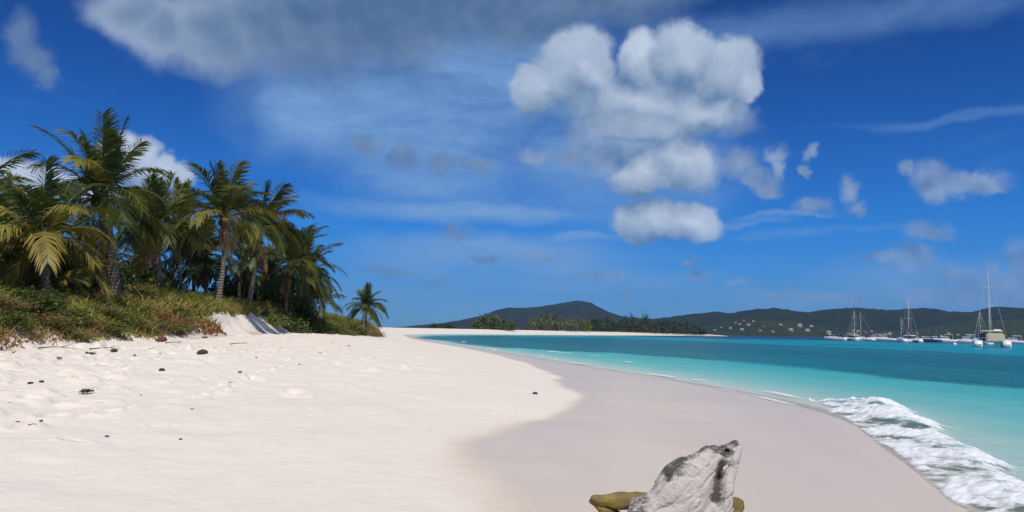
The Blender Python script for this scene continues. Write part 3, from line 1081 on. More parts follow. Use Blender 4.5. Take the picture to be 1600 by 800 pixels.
px_shrub(545, 74, 1.0, 0.6, 'dry', 'low brown shrub in front of the lone round palm', None)
G3 = 'dry scrub along the foot of the dune'
for i in range(34):                                            # scrub row on the scarp, each bush its own thing
    y = 15.5 + 23 * (i / 33) ** 1.1
    e = float(np.interp(y, [10, 20, 30, 40, 62], [-11.6, -12.8, -14.0, -14.8, -16]))
    off = rngS.uniform(0.35, 1.5)
    k = 'dry' if rngS.random() < 0.55 else 'green'
    lab = 'dry brown scrub bush on the dune foot above the white sand' if k == 'dry' else 'olive green scrub bush on the dune foot above the white sand'
    shrub(e - off, y, rngS.uniform(0.5, 0.9), rngS.uniform(0.26, 0.48), k, lab, G3, 'scrub_bush')
G4 = 'scrub along the seaward part of the dune'
for i in range(16):
    y = 56 + 55 * (i / 15)
    e = float(np.interp(y, [40, 62, 92, 116], [-14.8, -16, -17.3, -18.6]))
    k = 'dry' if rngS.random() < 0.6 else 'green'
    lab = 'dry reddish scrub bush beyond the bare sand slip' if k == 'dry' else 'green scrub bush beyond the bare sand slip'
    shrub(e - rngS.uniform(0.8, 2.4), y, rngS.uniform(0.8, 1.4), rngS.uniform(0.4, 0.8), k, lab, G4, 'scrub_bush')


# ---------------------------------------------------------------- ground cover (uncountable)
def bare(x, y):
    """bare sand slip in the dune face"""
    return slip_mask(x, y, poly_sdf(x, y, DUNE))


def cover():
    rng = np.random.default_rng(5)
    n = 520000
    y = -3 + 128 * rng.random(n) ** 1.5
    e = np.interp(y, [-30, -4, 10, 20, 30, 40, 62, 92, 116, 126], [-9.5, -10.5, -11.6, -12.8, -14, -14.8, -16, -17.3, -18.6, -21])
    x = e + 0.2 - 11 * rng.random(n) ** 1.25
    q = poly_sdf(x, y, DUNE)
    cl = fbm(x * 0.7, y * 0.7, octaves=3)
    b = bare(x, y)
    edge = sstep(q, -0.2, 0.9)
    keep = (q > -0.15) & (rng.random(n) < edge * np.clip(0.45 + 1.6 * (cl - 0.35), 0.1, 1)) & (b < 0.34)
    x, y, q, cl = x[keep], y[keep], q[keep], cl[keep]
    n = len(x)
    z = height(x, y, False)
    dist = np.hypot(x, y)
    lod = np.clip(dist / 26.0, 0.9, 2.6)
    tall = rng.random(n) < np.clip(0.35 + 0.9 * (fbm(x * 0.25 + 8, y * 0.25) - 0.5) * 2, 0.05, 0.8)
    hgt = np.where(tall, rng.uniform(0.18, 0.46, n), rng.uniform(0.05, 0.16, n)) * (0.7 + 0.8 * cl) * np.clip(lod, 1, 1.6)
    wd = np.where(tall, 0.012, 0.035) * lod * rng.uniform(0.7, 1.4, n)
    a = rng.uniform(0, 6.283, n)
    ln = rng.uniform(0.15, 0.8, n)
    d = np.stack([np.cos(a) * ln, np.sin(a) * ln, np.ones(n)], 1)
    d /= np.linalg.norm(d, axis=1)[:, None]
    b2 = rng.uniform(0, 6.283, n)
    w = np.stack([np.cos(b2), np.sin(b2), np.zeros(n)], 1) * wd[:, None]
    p0 = np.stack([x, y, z - 0.02], 1)
    p1 = p0 + d * hgt[:, None] * 0.55
    d2 = d + np.stack([np.cos(a) * 0.5, np.sin(a) * 0.5, -0.35 + 0 * a], 1)
    p2 = p1 + d2 * hgt[:, None] * 0.5
    V = np.stack([p0 - w * 0.6, p0 + w * 0.6, p1 + w, p1 - w, p2 + w * 0.15, p2 - w * 0.15], 1).reshape(-1, 3)
    k = np.arange(n)[:, None] * 6
    F = np.concatenate([k + np.array([0, 1, 2, 3]), k + np.array([3, 2, 4, 5])], 1).reshape(-1, 4)
    tone = 0.30 + 0.9 * (fbm(x * 0.22 + 2, y * 0.22) - 0.5) + rng.normal(0, 0.11, n) + 0.46 * np.exp(-((q - 0.1) / 0.7) ** 2) + 0.12 * tall
    g = Geo()
    g.quads(V, F, np.repeat(np.clip(tone, 0, 1), 6))
    o = obj('dune_grass', g.mesh('dune_grass', M_COVER))
    tag(o, 'green and straw coloured grass and creepers covering the dune', 'grass', kind='stuff')


cover()


# ---------------------------------------------------------------- driftwood, sculpted as a distance field
def surface_nets(fn, lo, hi, h):
    """mesh of fn = 0 (negative inside) on a regular grid"""
    ax = [np.arange(lo[i], hi[i] + h, h) for i in range(3)]
    X, Y, Z = np.meshgrid(*ax, indexing='ij')
    D = fn(X, Y, Z)
    n = D.shape
    ins = D < 0
    cnt = np.zeros((n[0] - 1, n[1] - 1, n[2] - 1), int)
    for i in (0, 1):
        for j in (0, 1):
            for k in (0, 1):
                cnt += ins[i:n[0] - 1 + i, j:n[1] - 1 + j, k:n[2] - 1 + k]
    act = (cnt > 0) & (cnt < 8)
    idx = np.full(act.shape, -1)
    idx[act] = np.arange(act.sum())
    ci = np.argwhere(act)
    acc = np.zeros((len(ci), 3))
    w = np.zeros(len(ci))
    cs = [(i, j, k) for i in (0, 1) for j in (0, 1) for k in (0, 1)]
    for a in cs:
        for ax_i in range(3):
            if a[ax_i]:
                continue
            b = list(a)
            b[ax_i] = 1
            va = D[ci[:, 0] + a[0], ci[:, 1] + a[1], ci[:, 2] + a[2]]
            vb = D[ci[:, 0] + b[0], ci[:, 1] + b[1], ci[:, 2] + b[2]]
            c = (va < 0) != (vb < 0)
            t = np.where(c, va / np.where(c, va - vb, 1), 0)
            p = np.array(a, float)[None, :].repeat(len(ci), 0)
            p[:, ax_i] += t
            acc[c] += p[c]
            w[c] += 1
    V = (ci + acc / w[:, None]) * h + np.array([a[0] for a in ax])
    F = []
    for d in range(3):
        e1, e2 = (d + 1) % 3, (d + 2) % 3
        A = ins
        sl0 = [slice(None)] * 3
        sl1 = [slice(None)] * 3
        sl0[d], sl1[d] = slice(0, -1), slice(1, None)
        ch = A[tuple(sl0)] != A[tuple(sl1)]
        q = np.argwhere(ch)
        ok = (q[:, e1] > 0) & (q[:, e2] > 0) & (q[:, e1] < n[e1] - 1) & (q[:, e2] < n[e2] - 1)
        q = q[ok]
        flip = A[q[:, 0], q[:, 1], q[:, 2]]
        u, v = np.eye(3, dtype=int)[e1], np.eye(3, dtype=int)[e2]
        quad = np.stack([idx[tuple((q - u - v).T)], idx[tuple((q - v).T)], idx[tuple(q.T)], idx[tuple((q - u).T)]], 1)
        quad[~flip] = quad[~flip][:, ::-1]
        F.append(quad)
    F = np.concatenate(F)
    return V, F[(F >= 0).all(1)]


def sd_cone(x, y, z, a, b, ra, rb, flat=1.0):
    a, b = np.array(a, float), np.array(b, float)
    e = b - a
    t = np.clip(((x - a[0]) * e[0] + (y - a[1]) * e[1] + (z - a[2]) * e[2]) / e.dot(e), 0, 1)
    dx, dy, dz = x - a[0] - t * e[0], (y - a[1] - t * e[1]) / flat, z - a[2] - t * e[2]
    return np.sqrt(dx * dx + dy * dy + dz * dz) - (ra + (rb - ra) * t)


def smin(a, b, k):
    h = np.clip(0.5 + 0.5 * (b - a) / k, 0, 1)
    return b * (1 - h) + a * h - k * h * (1 - h)


def smax(a, b, k):
    return -smin(-a, -b, k)


def weathered_wood(name, light, dark, amount=1.0):
    m, q = material(name)
    tc = q.n('ShaderNodeTexCoord')
    mp = q.n('ShaderNodeMapping')
    mp.inputs['Rotation'].default_value = (0, math.radians(-42), 0)
    mp.inputs['Scale'].default_value = (1.0, 4.0, 4.0)
    q.link(tc.outputs['Object'], mp.inputs[0])
    P = mp.outputs[0]
    O = tc.outputs['Object']
    grain = q.noise(P, 9, 6, 0.65, dist=0.6)
    fine = q.noise(P, 34, 4, 0.6)
    blot = q.noise(O, 7.5, 5, 0.62)
    pit = q.n('ShaderNodeTexVoronoi', feature='F1')
    pit.inputs['Scale'].default_value = 34
    q.link(O, pit.inputs['Vector'])
    c = q.mix(grain, light, tuple(x * 0.62 for x in light))
    c = q.mix(q.ss(q.noise(O, 5.0, 3), 0.45, 0.65, 0.0, 0.6 if light[2] < 0.2 else 0.0), c, (0.30, 0.27, 0.05))
    c = q.mix(q.ss(fine, 0.52, 0.75, 0, 0.55), c, tuple(x * 0.45 for x in light))
    d = q.m('ADD', q.attr('stain_shade'), q.m('MULTIPLY', q.m('SUBTRACT', blot, 0.5), 1.5 * amount))
    d = q.m('ADD', d, q.m('MULTIPLY', q.m('SUBTRACT', grain, 0.5), 1.3))
    d = q.m('ADD', d, q.m('MULTIPLY', q.m('SUBTRACT', fine, 0.5), 0.7))
    c = q.mix(q.ss(blot, 0.50, 0.68, 0, 0.45), c, tuple(x * 0.5 for x in light))
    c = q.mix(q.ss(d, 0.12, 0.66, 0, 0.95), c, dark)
    c = q.mix(q.m('MULTIPLY', q.ss(pit.outputs['Distance'], 0.16, 0.06), q.ss(blot, 0.5, 0.6, 0, 0.5)), c, dark)
    h = q.m('ADD', q.m('MULTIPLY', grain, 1.0), q.m('MULTIPLY', fine, 0.5))
    finish(q, principled(q, c, 0.85, bump(q, h, 0.7, 0.012), spec=0.2))
    return m


def build_driftwood():
    ox, oy = 1.33, 6.2
    oz = ground_z(ox, oy)
    root = thing('driftwood_stump', (ox, oy, oz), 'weathered grey-white driftwood stump pointing up from the wet sand', 'driftwood')
    root.scale = (1.05, 1.05, 1.07)

    def body(x, y, z):
        # fluted, wind-worn surface
        wx = x + 0.020 * (fbm(x * 7, y * 7, z * 7, 3) - 0.5)
        wz = z + 0.02 * (fbm(x * 7 + 9, y * 7, z * 7, 3) - 0.5)
        x, z = wx, wz
        d = sd_cone(x, y, z, (-0.20, 0.03, -0.14), (0.02, 0.02, 0.33), 0.27, 0.185, 0.8)
        d = smin(d, sd_cone(x, y, z, (0.0, 0.02, 0.28), (0.185, 0.0, 0.525), 0.185, 0.085, 0.85), 0.09)
        d = smin(d, sd_cone(x, y, z, (0.16, 0.0, 0.49), (0.365, -0.01, 0.615), 0.092, 0.040, 0.8), 0.05)
        d = smin(d, sd_cone(x, y, z, (0.378, -0.02, 0.605), (0.275, -0.07, 0.30), 0.036, 0.050), 0.035)
        d = smin(d, sd_cone(x, y, z, (0.275, -0.07, 0.32), (0.20, -0.03, -0.12), 0.05, 0.17), 0.06)
        d = smin(d, sd_cone(x, y, z, (-0.30, 0.0, 0.16), (-0.46, -0.05, -0.14), 0.10, 0.10), 0.07)
        d = smin(d, sd_cone(x, y, z, (0.25, 0.10, 0.52), (0.20, 0.11, 0.10), 0.05, 0.13), 0.03)
        # deep slot beside the right-hand rib, cleft under the tip, eye-like knot hole
        d = smax(d, -sd_cone(x, y, z, (0.272, -0.09, 0.525), (0.198, -0.13, 0.27), 0.030, 0.056), 0.012)
        d = smax(d, -sd_cone(x, y, z, (0.13, -0.16, 0.585), (0.17, -0.10, 0.545), 0.018, 0.026), 0.02)
        d = smax(d, -sd_cone(x, y, z, (0.285, -0.12, 0.585), (0.30, -0.02, 0.578), 0.024, 0.012), 0.012)
        d = smax(d, -sd_cone(x, y, z, (-0.13, -0.30, 0.20), (-0.02, -0.22, 0.06), 0.05, 0.03), 0.03)
        # grain: long grooves that follow the trunk's lean
        u = (x * 0.62 - z * 0.78)
        g = fbm(u * 26, y * 26, (x * 0.78 + z * 0.62) * 3.2, 3)
        g2 = np.abs(fbm(u * 12 + 4, y * 12, (x + z) * 2.0, 2) - 0.5)
        d = d + 0.010 * (g - 0.5) + 0.014 * np.exp(-(g2 / 0.035) ** 2)
        d = d + 0.012 * (fbm(x * 13, y * 13, z * 13 + 3, 3) - 0.5)
        return d

    V, F = surface_nets(body, (-0.66, -0.40, -0.18), (0.50, 0.38, 0.72), 0.0085)
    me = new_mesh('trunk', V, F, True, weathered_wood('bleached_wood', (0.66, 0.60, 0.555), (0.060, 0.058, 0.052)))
    st = np.zeros(len(V))  # weather stains, plus shade painted dark into the slot and knot hole
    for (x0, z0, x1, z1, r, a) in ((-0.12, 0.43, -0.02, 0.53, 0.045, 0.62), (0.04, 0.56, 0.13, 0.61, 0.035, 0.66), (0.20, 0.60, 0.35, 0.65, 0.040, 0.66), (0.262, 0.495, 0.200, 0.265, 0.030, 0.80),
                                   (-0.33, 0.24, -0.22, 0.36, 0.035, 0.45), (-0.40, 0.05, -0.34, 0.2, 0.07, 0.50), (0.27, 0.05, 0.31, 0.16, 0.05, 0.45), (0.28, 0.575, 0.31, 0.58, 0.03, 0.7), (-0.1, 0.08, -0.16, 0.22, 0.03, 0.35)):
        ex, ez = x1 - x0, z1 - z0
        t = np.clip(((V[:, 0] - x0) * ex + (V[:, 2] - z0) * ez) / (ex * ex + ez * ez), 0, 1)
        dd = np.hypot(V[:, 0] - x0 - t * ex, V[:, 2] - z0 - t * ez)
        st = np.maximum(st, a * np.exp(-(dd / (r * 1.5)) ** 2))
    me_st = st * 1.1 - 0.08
    set_attr(me, 'stain_shade', me_st) if len(V) == len(me.vertices) else None
    obj('trunk', me, root)

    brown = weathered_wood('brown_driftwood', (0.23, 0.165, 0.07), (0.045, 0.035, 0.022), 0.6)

    def arm(pts, rs):
        def fn(x, y, z):
            d = None
            for (a, b, ra, rb) in zip(pts[:-1], pts[1:], rs[:-1], rs[1:]):
                e = sd_cone(x, y, z, a, b, ra, rb)
                d = e if d is None else smin(d, e, 0.03)
            d = d + 0.02 * (fbm(x * 9, y * 22, z * 22, 3) - 0.5) + 0.012 * (fbm(x * 22, y * 30, z * 30, 2) - 0.5)
            return d
        P = np.array(pts)
        m = max(rs) + 0.04
        V, F = surface_nets(fn, P.min(0) - m, P.max(0) + m, 0.009)
        me = new_mesh('branch', V, F, True, brown)
        set_attr(me, 'stain_shade', 0.45 * sstep(0.13 - V[:, 2], -0.06, 0.10)) if len(V) == len(me.vertices) else None  # branch wood darker towards the bottom
        return obj('branch', me, root)
    arm([(-0.20, 0.10, 0.20), (-0.45, 0.06, 0.205), (-0.64, 0.04, 0.215)], [0.062, 0.058, 0.030])
    arm([(-0.66, 0.05, 0.20), (-0.50, 0.08, 0.10), (-0.32, 0.12, -0.04)], [0.022, 0.045, 0.07])
    arm([(0.18, 0.06, 0.0), (0.345, 0.04, 0.12), (0.385, 0.03, 0.20)], [0.09, 0.070, 0.052])


build_driftwood()


# ---------------------------------------------------------------- broken wave and wash
def foam_material():
    m, q = material('sea_foam')
    P = q.n('ShaderNodeNewGeometry').outputs['Position']
    n = q.noise(P, 9, 5, 0.65)
    bub = q.noise(P, 60, 3, 0.6)
    c = q.mix(n, (0.80, 0.84, 0.87), (0.92, 0.93, 0.93))
    pr = principled(q, c, 0.55, bump(q, q.m('ADD', n, q.m('MULTIPLY', bub, 0.4)), 0.45, 0.03), spec=0.4)
    tl = q.n('ShaderNodeBsdfTranslucent')
    tl.inputs['Color'].default_value = (0.7, 0.8, 0.82, 1)
    tr = q.n('ShaderNodeBsdfTransparent')
    mx = q.n('ShaderNodeMixShader')
    mx.inputs[0].default_value = 0.15
    q.link(pr, mx.inputs[1])
    q.link(tl.outputs[0], mx.inputs[2])
    # thin froth lets the water show between the bubbles
    a = q.m('ADD', q.attr('cover'), q.m('MULTIPLY', q.m('SUBTRACT', q.noise(P, 22, 4, 0.65), 0.5), 0.9))
    m2 = q.n('ShaderNodeMixShader')
    q.link(q.ss(a, 0.0, 0.75), m2.inputs[0])
    q.link(tr.outputs[0], m2.inputs[1])
    q.link(mx.outputs[0], m2.inputs[2])
    finish(q, m2.outputs[0])
    return m


M_FOAM = foam_material()
SHORE = LAND[(LAND[:, 1] > 2) & (LAND[:, 1] < 260) & (LAND[:, 0] < 60) & (LAND[:, 0] > -30)]
SHORE = SHORE[np.argsort(SHORE[:, 1])]


def shore_frame(y0, y1, step):
    yy = np.arange(y0, y1, step)
    ys = smooth_poly(SHORE, 8, False)
    xx = np.interp(yy, ys[:, 1], ys[:, 0])
    dx = np.gradient(xx, yy)
    for _ in range(3):
        dx = np.convolve(np.pad(dx, 12, 'edge'), np.ones(25) / 25, 'valid')
    nx, ny = 1 / np.sqrt(1 + dx * dx), -dx / np.sqrt(1 + dx * dx)
    return yy, xx, nx, ny


def strip(y0, y1, step, off0, off1, dstep, fn, name, label, lift=0.012):
    """froth over the strip off0..off1 seaward of the waterline; fn gives cover (0..1) and height"""
    yy, xx, nx, ny = shore_frame(y0, y1, step)
    oo = np.arange(off0, off1, dstep)
    U, O = np.meshgrid(np.arange(len(yy)), oo, indexing='ij')
    X = xx[U] + nx[U] * O
    Y = yy[U] + ny[U] * O
    c, hgt = fn(X, Y, yy[U], O)
    zb, s, _, _ = base_height(X, Y)
    sea = wave_height(X, Y, s)
    Z = np.maximum(zb, np.where(s < 0, sea, -9)) + lift + hgt
    nu, no = U.shape
    i, j = np.meshgrid(np.arange(nu - 1), np.arange(no - 1), indexing='ij')
    f = np.stack([i * no + j, i * no + j + 1, (i + 1) * no + j + 1, (i + 1) * no + j], -1).reshape(-1, 4)
    cc = c.ravel()
    f = f[(cc[f] > 0.02).any(1)]
    used = np.unique(f)
    mp = np.full(cc.shape, -1)
    mp[used] = np.arange(len(used))
    V = np.stack([X.ravel(), Y.ravel(), Z.ravel()], 1)[used]
    me = new_mesh(name, V, mp[f], True, M_FOAM)
    if len(me.vertices) == len(used):
        set_attr(me, 'cover', cc[used])
    return tag(obj(name, me), label, 'foam', kind='stuff')


def breaker(X, Y, T, O):
    # the white-water is widest at its far end and runs along the shore towards the viewer
    far = 20.6
    wid = np.interp(T, [3, 8, 11, 14, 17, 19.3, 20.2, far], [1.1, 1.25, 1.4, 1.5, 1.95, 2.4, 1.3, 0.0])
    wid = wid * (0.8 + 0.45 * fbm(X * 0.6, Y * 0.6, octaves=3))
    edge = -0.05 + 0.28 * (fbm(X * 0.9 + 7, Y * 0.9, octaves=3) - 0.5)
    edge = edge + np.interp(T, [16, 18, far], [0, 0.1, 0.9])
    t = (O - edge) / np.maximum(wid, 0.05)
    band = sstep(t, 0.0, 0.10) * (1 - sstep(t, 0.72, 1.05))
    lace = fbm(X * 2.2 + 0.6 * Y, Y * 1.1, octaves=5, gain=0.6)
    lace2 = np.abs(fbm(X * 3.2 + 5, Y * 2.2, octaves=4) - 0.5)
    front = np.exp(-(t / 0.30) ** 2) * 0.30 + np.exp(-((t - 0.62) / 0.22) ** 2) * 0.25 + np.interp(T, [12, 18], [0, 0.22])
    c = band * np.clip(0.17 + front + 2.6 * (lace - 0.48) + 0.5 * (0.10 - lace2) * 4, 0, 1)
    amp = np.interp(T, [4, 10, 16, 19, far], [0.07, 0.10, 0.20, 0.30, 0.05])
    crest = np.exp(-((t - 0.55) / 0.28) ** 2)
    h = amp * crest * (0.55 + 0.9 * fbm(X * 1.3, Y * 1.3, octaves=3)) * band
    h = h + band * (0.11 * np.abs(fbm(X * 4, Y * 4, octaves=4, gain=0.6) - 0.5) + 0.05 * (fbm(X * 12, Y * 12, octaves=2) - 0.3)) * (0.35 + 0.65 * np.clip(c, 0, 1))
    return c, h


strip(3.0, 21.0, 0.022, -0.7, 3.8, 0.024, breaker, 'breaking_wave', 'broken white wave washing up on the sand')


def wash(X, Y, T, O):
    edge = -0.1 + 0.5 * (fbm(X * 0.3 + 2, Y * 0.3, octaves=3) - 0.5)
    n = fbm(X * 2.5, Y * 0.7, octaves=4)
    a = np.exp(-((O - edge) / 0.16) ** 2) * np.clip(0.50 + 2.2 * (n - 0.45), 0, 1)
    b = np.exp(-((O - edge - 1.1 - 1.2 * (fbm(X * 0.2, Y * 0.2 + 5) - 0.5)) / 0.24) ** 2) * np.clip(3.0 * (fbm(X * 1.2 + 9, Y * 0.35, octaves=4) - 0.42), 0, 0.8)
    k = np.exp(-((O - 4.6 + 1.0 * np.sin(Y * 0.2)) / 0.28) ** 2) * np.clip(4.5 * (fbm(X * 0.2 + 3, Y * 0.13, octaves=3) - 0.58), 0, 0.8)
    fade = sstep(T, 17.5, 20)
    return np.clip((a * 0.75 + b + k) * fade, 0, 1), 0.01 + 0.10 * k + 0.03 * b


strip(17.0, 110.0, 0.06, -1.0, 6.5, 0.06, wash, 'wash_line', 'thin broken foam line along the waterline')


# ---------------------------------------------------------------- small things on the sand
def ground_hit(px, py):
    v = view_dir(px, py)
    t = np.exp(np.linspace(math.log(3), math.log(160), 1500))
    x, y, z = v.x * t, v.y * t, CAM_Z + v.z * t
    g = height(x, y, False)
    i = np.argmax(z < g)
    return float(x[i]), float(y[i]), float(t[i])


def stone_mesh(seed, mat, flat=0.6):
    rng = np.random.default_rng(seed)
    bm = bmesh.new()
    bmesh.ops.create_icosphere(bm, subdivisions=3, radius=1.0)
    V = np.array([v.co[:] for v in bm.verts])
    n = fbm(V[:, 0] * 1.5 + seed, V[:, 1] * 1.5, V[:, 2] * 1.5 + 4, 4)
    n2 = fbm(V[:, 0] * 5 + seed, V[:, 1] * 5, V[:, 2] * 5, 3)
    V = V * (0.62 + 0.75 * n + 0.22 * (n2 - 0.5))[:, None]
    V[:, 2] *= flat
    for v, p in zip(bm.verts, V):
        v.co = p
    me = bpy.data.meshes.new('stone')
    bm.to_mesh(me)
    bm.free()
    me.materials.append(mat)
    return me


def rock_material(name, a, b):
    m, q = material(name)
    P = q.n('ShaderNodeTexCoord').outputs['Object']
    n = q.noise(P, 3, 6, 0.65)
    finish(q, principled(q, q.mix(n, a, b), 0.9, bump(q, n, 0.8, 0.1), spec=0.2))
    return m


M_ROCK = rock_material('dark_rock', (0.045, 0.036, 0.03), (0.13, 0.11, 0.09))
M_HUSK = rock_material('reddish_husk', (0.10, 0.045, 0.028), (0.22, 0.10, 0.06))
M_CORAL = rock_material('dead_coral', (0.38, 0.33, 0.27), (0.60, 0.55, 0.48))
M_WEED = leaf_material('dried_seaweed', [(0.0, (0.035, 0.024, 0.015)), (0.5, (0.085, 0.058, 0.034)), (1.0, (0.17, 0.12, 0.07))], 0.8, 0.1)


def weed_mesh(rng, n=90):
    g = Geo()
    for _ in range(n):
        r = rng.normal(0, 0.21, 2)
        a = rng.uniform(0, 6.28)
        p = np.array([r[0], r[1] * 0.7, abs(rng.normal(0, 0.10)) * max(0, 1 - np.hypot(*r))])
        d = np.array([math.cos(a), math.sin(a), rng.normal(0.1, 0.25)])
        w = np.array([-d[1], d[0], rng.normal(0, 0.8)]) * rng.uniform(0.02, 0.05)
        L = rng.uniform(0.18, 0.55)
        p1, p2 = p + d * L * 0.5 + np.array([0, 0, 0.06]), p + d * L + np.array([0, 0, -0.02])
        g.quads([p - w, p + w, p1 + w, p1 - w, p2 + w * .4, p2 - w * .4], [(0, 1, 2, 3), (3, 2, 4, 5)], np.clip(rng.normal(0.45, 0.2), 0, 1))
    return g.mesh('seaweed', M_WEED)


rngD = np.random.default_rng(77)
STONES = [stone_mesh(k, M_ROCK) for k in range(3)]
CORALS = [stone_mesh(k + 10, M_CORAL, 0.5) for k in range(3)]
WEEDS = [weed_mesh(rngD) for _ in range(4)]


def litter(px, py, wpx, mesh, name, label, cat, group=None, k=1.0, sink=0.25):
    x, y, D = ground_hit(px, py)
    r = wpx / 1255 * D * 0.5 * k
    o = obj(name, mesh)
    z = ground_z(x, y)
    o.location = (x, y, z + r * 0.35 * (1 - 2 * sink))
    o.scale = (r, r, r)
    o.rotation_euler = (0, 0, rngD.uniform(0, 6.28))
    return tag(o, label, cat, group)


litter(317, 553, 15, STONES[0], 'beach_rock', 'dark angular rock alone on the upper white sand', 'rock')
litter(134, 616, 26, WEEDS[0], 'seaweed_or_print_shade', 'largest flat clump of grey-brown dried seaweed on the open sand', 'seaweed', k=1.2)
litter(253, 534, 15, stone_mesh(31, M_HUSK, 0.8), 'coconut_husk', 'reddish brown coconut husk lying at the foot of the dune', 'coconut husk')
litter(253, 579, 9, STONES[1], 'beach_rock', 'small dark stone between the angular rock and the large seaweed clump', 'rock')
litter(47, 600, 7, STONES[2], 'beach_rock', 'pebble with a twin beside it on the trodden sand', 'rock', 'twin pebbles')
litter(65, 598, 7, STONES[0], 'beach_rock', 'pebble with a twin beside it on the trodden sand', 'rock', 'twin pebbles')
litter(167, 683, 11, WEEDS[1], 'seaweed_or_print_shade', 'small dark seaweed scrap lying alone on smooth sand', 'seaweed')
litter(282, 687, 5, STONES[1], 'beach_rock', 'tiny pebble alone on the smooth sand near the seaweed scrap', 'rock')
litter(836, 616, 9, STONES[2], 'beach_rock', 'black pebble on dry sand near the edge of the wet sand', 'rock')
litter(140, 556, 20, WEEDS[2], 'seaweed_or_print_shade', 'dark seaweed clump on the drift line below the scrub', 'seaweed', k=1.1)
litter(93, 562, 14, WEEDS[3], 'seaweed_or_print_shade', 'brown seaweed clump just below the drift line', 'seaweed', k=1.1)
litter(22, 553, 12, WEEDS[0], 'seaweed_or_print_shade', 'seaweed clump close to the scrub near the pebble twins', 'seaweed', k=1.1)
litter(52, 667, 16, WEEDS[1], 'seaweed_or_print_shade', 'dark scrap added as the shade in a footprint', 'seaweed', 'dark scraps added as footprint shade')  # this and the next two: weed meshes added to stand for shaded footprints
litter(64, 660, 10, WEEDS[2], 'seaweed_or_print_shade', 'dark scrap added as the shade in a footprint', 'seaweed', 'dark scraps added as footprint shade')
litter(28, 661, 10, WEEDS[3], 'seaweed_or_print_shade', 'dark scrap added as the shade in a footprint', 'seaweed', 'dark scraps added as footprint shade')
litter(320, 529, 13, WEEDS[3], 'seaweed_or_print_shade', 'dark seaweed clump below the bare sand slip', 'seaweed', k=1.1)
litter(375, 583, 12, WEEDS[2], 'seaweed_or_print_shade', 'faint seaweed scrap near a short line of footprints', 'seaweed')
litter(178, 552, 10, STONES[1], 'beach_rock', 'small stone in the drift line beside the seaweed', 'rock')
for i, (px, py) in enumerate([(210, 562), (400, 560), (440, 545), (500, 552), (545, 541), (468, 570), (360, 600), (220, 618), (150, 640), (300, 640), (585, 560), (90, 580), (15, 630), (430, 575), (250, 553), (520, 536)]):
    litter(px, py, rngD.uniform(2.5, 5.5), CORALS[i % 3], 'coral_fragment', 'pale broken coral fragment scattered on the upper beach', 'coral', 'coral fragments on the upper beach', sink=0.3)


def twig(px, py, length, label, seed, az):
    rng = np.random.default_rng(seed)
    x, y, D = ground_hit(px, py)
    k = np.linspace(0, 1, 9)
    root = thing('twig', (x, y, ground_z(x, y)), label, 'twig', 'twigs on the drift line', az)
    pts = np.stack([(k - 0.5) * length, 0.12 * length * np.sin(k * 4 + seed), 0.03 + 0.05 * length * np.sin(k * 3.1)], 1)
    V, F = tube(pts, 0.018 * (1.15 - k), 6)
    obj('stem', new_mesh('stem', V, F, True, M_ROCK), root)
    p = pts[5]
    b = np.stack([p[0] + k * 0.25 * length, p[1] + k * 0.22 * length, p[2] + 0.10 * length * k], 1)
    V, F = tube(b, 0.011 * (1.1 - k), 5)
    obj('side_shoot', new_mesh('side_shoot', V, F, True, M_ROCK), root)


twig(274, 539, 0.7, 'forked dark twig beside the reddish coconut husk', 1, 0.5)
twig(90, 549, 1.1, 'long bare twig on the drift line below the scrub', 2, 0.1)
twig(225, 546, 0.9, 'bare twig on the drift line near the coconut husk', 3, -0.2)
twig(165, 548, 0.8, 'thin twig on the drift line beside the dark seaweed clump', 4, 0.3)
twig(375, 541, 0.7, 'short twig lying below the bare sand slip', 5, 0.2)


# ---------------------------------------------------------------- hills across the bay
def horizon_y(px):
    return 516 + 0.018 * (px - 800)


def hill_material(name, a, b, c):
    m, q = material(name)
    P = q.n('ShaderNodeNewGeometry').outputs['Position']
    n = q.noise(P, 0.02, 6, 0.65)
    t = q.noise(P, 0.16, 4, 0.65)
    col_ = q.mix(q.ss(n, 0.35, 0.65), a, b)
    col_ = q.mix(q.ss(t, 0.50, 0.72, 0, 0.75), col_, c)
    finish(q, principled(q, col_, 0.9, bump(q, t, 1.0, 4.0), spec=0.1))
    return m


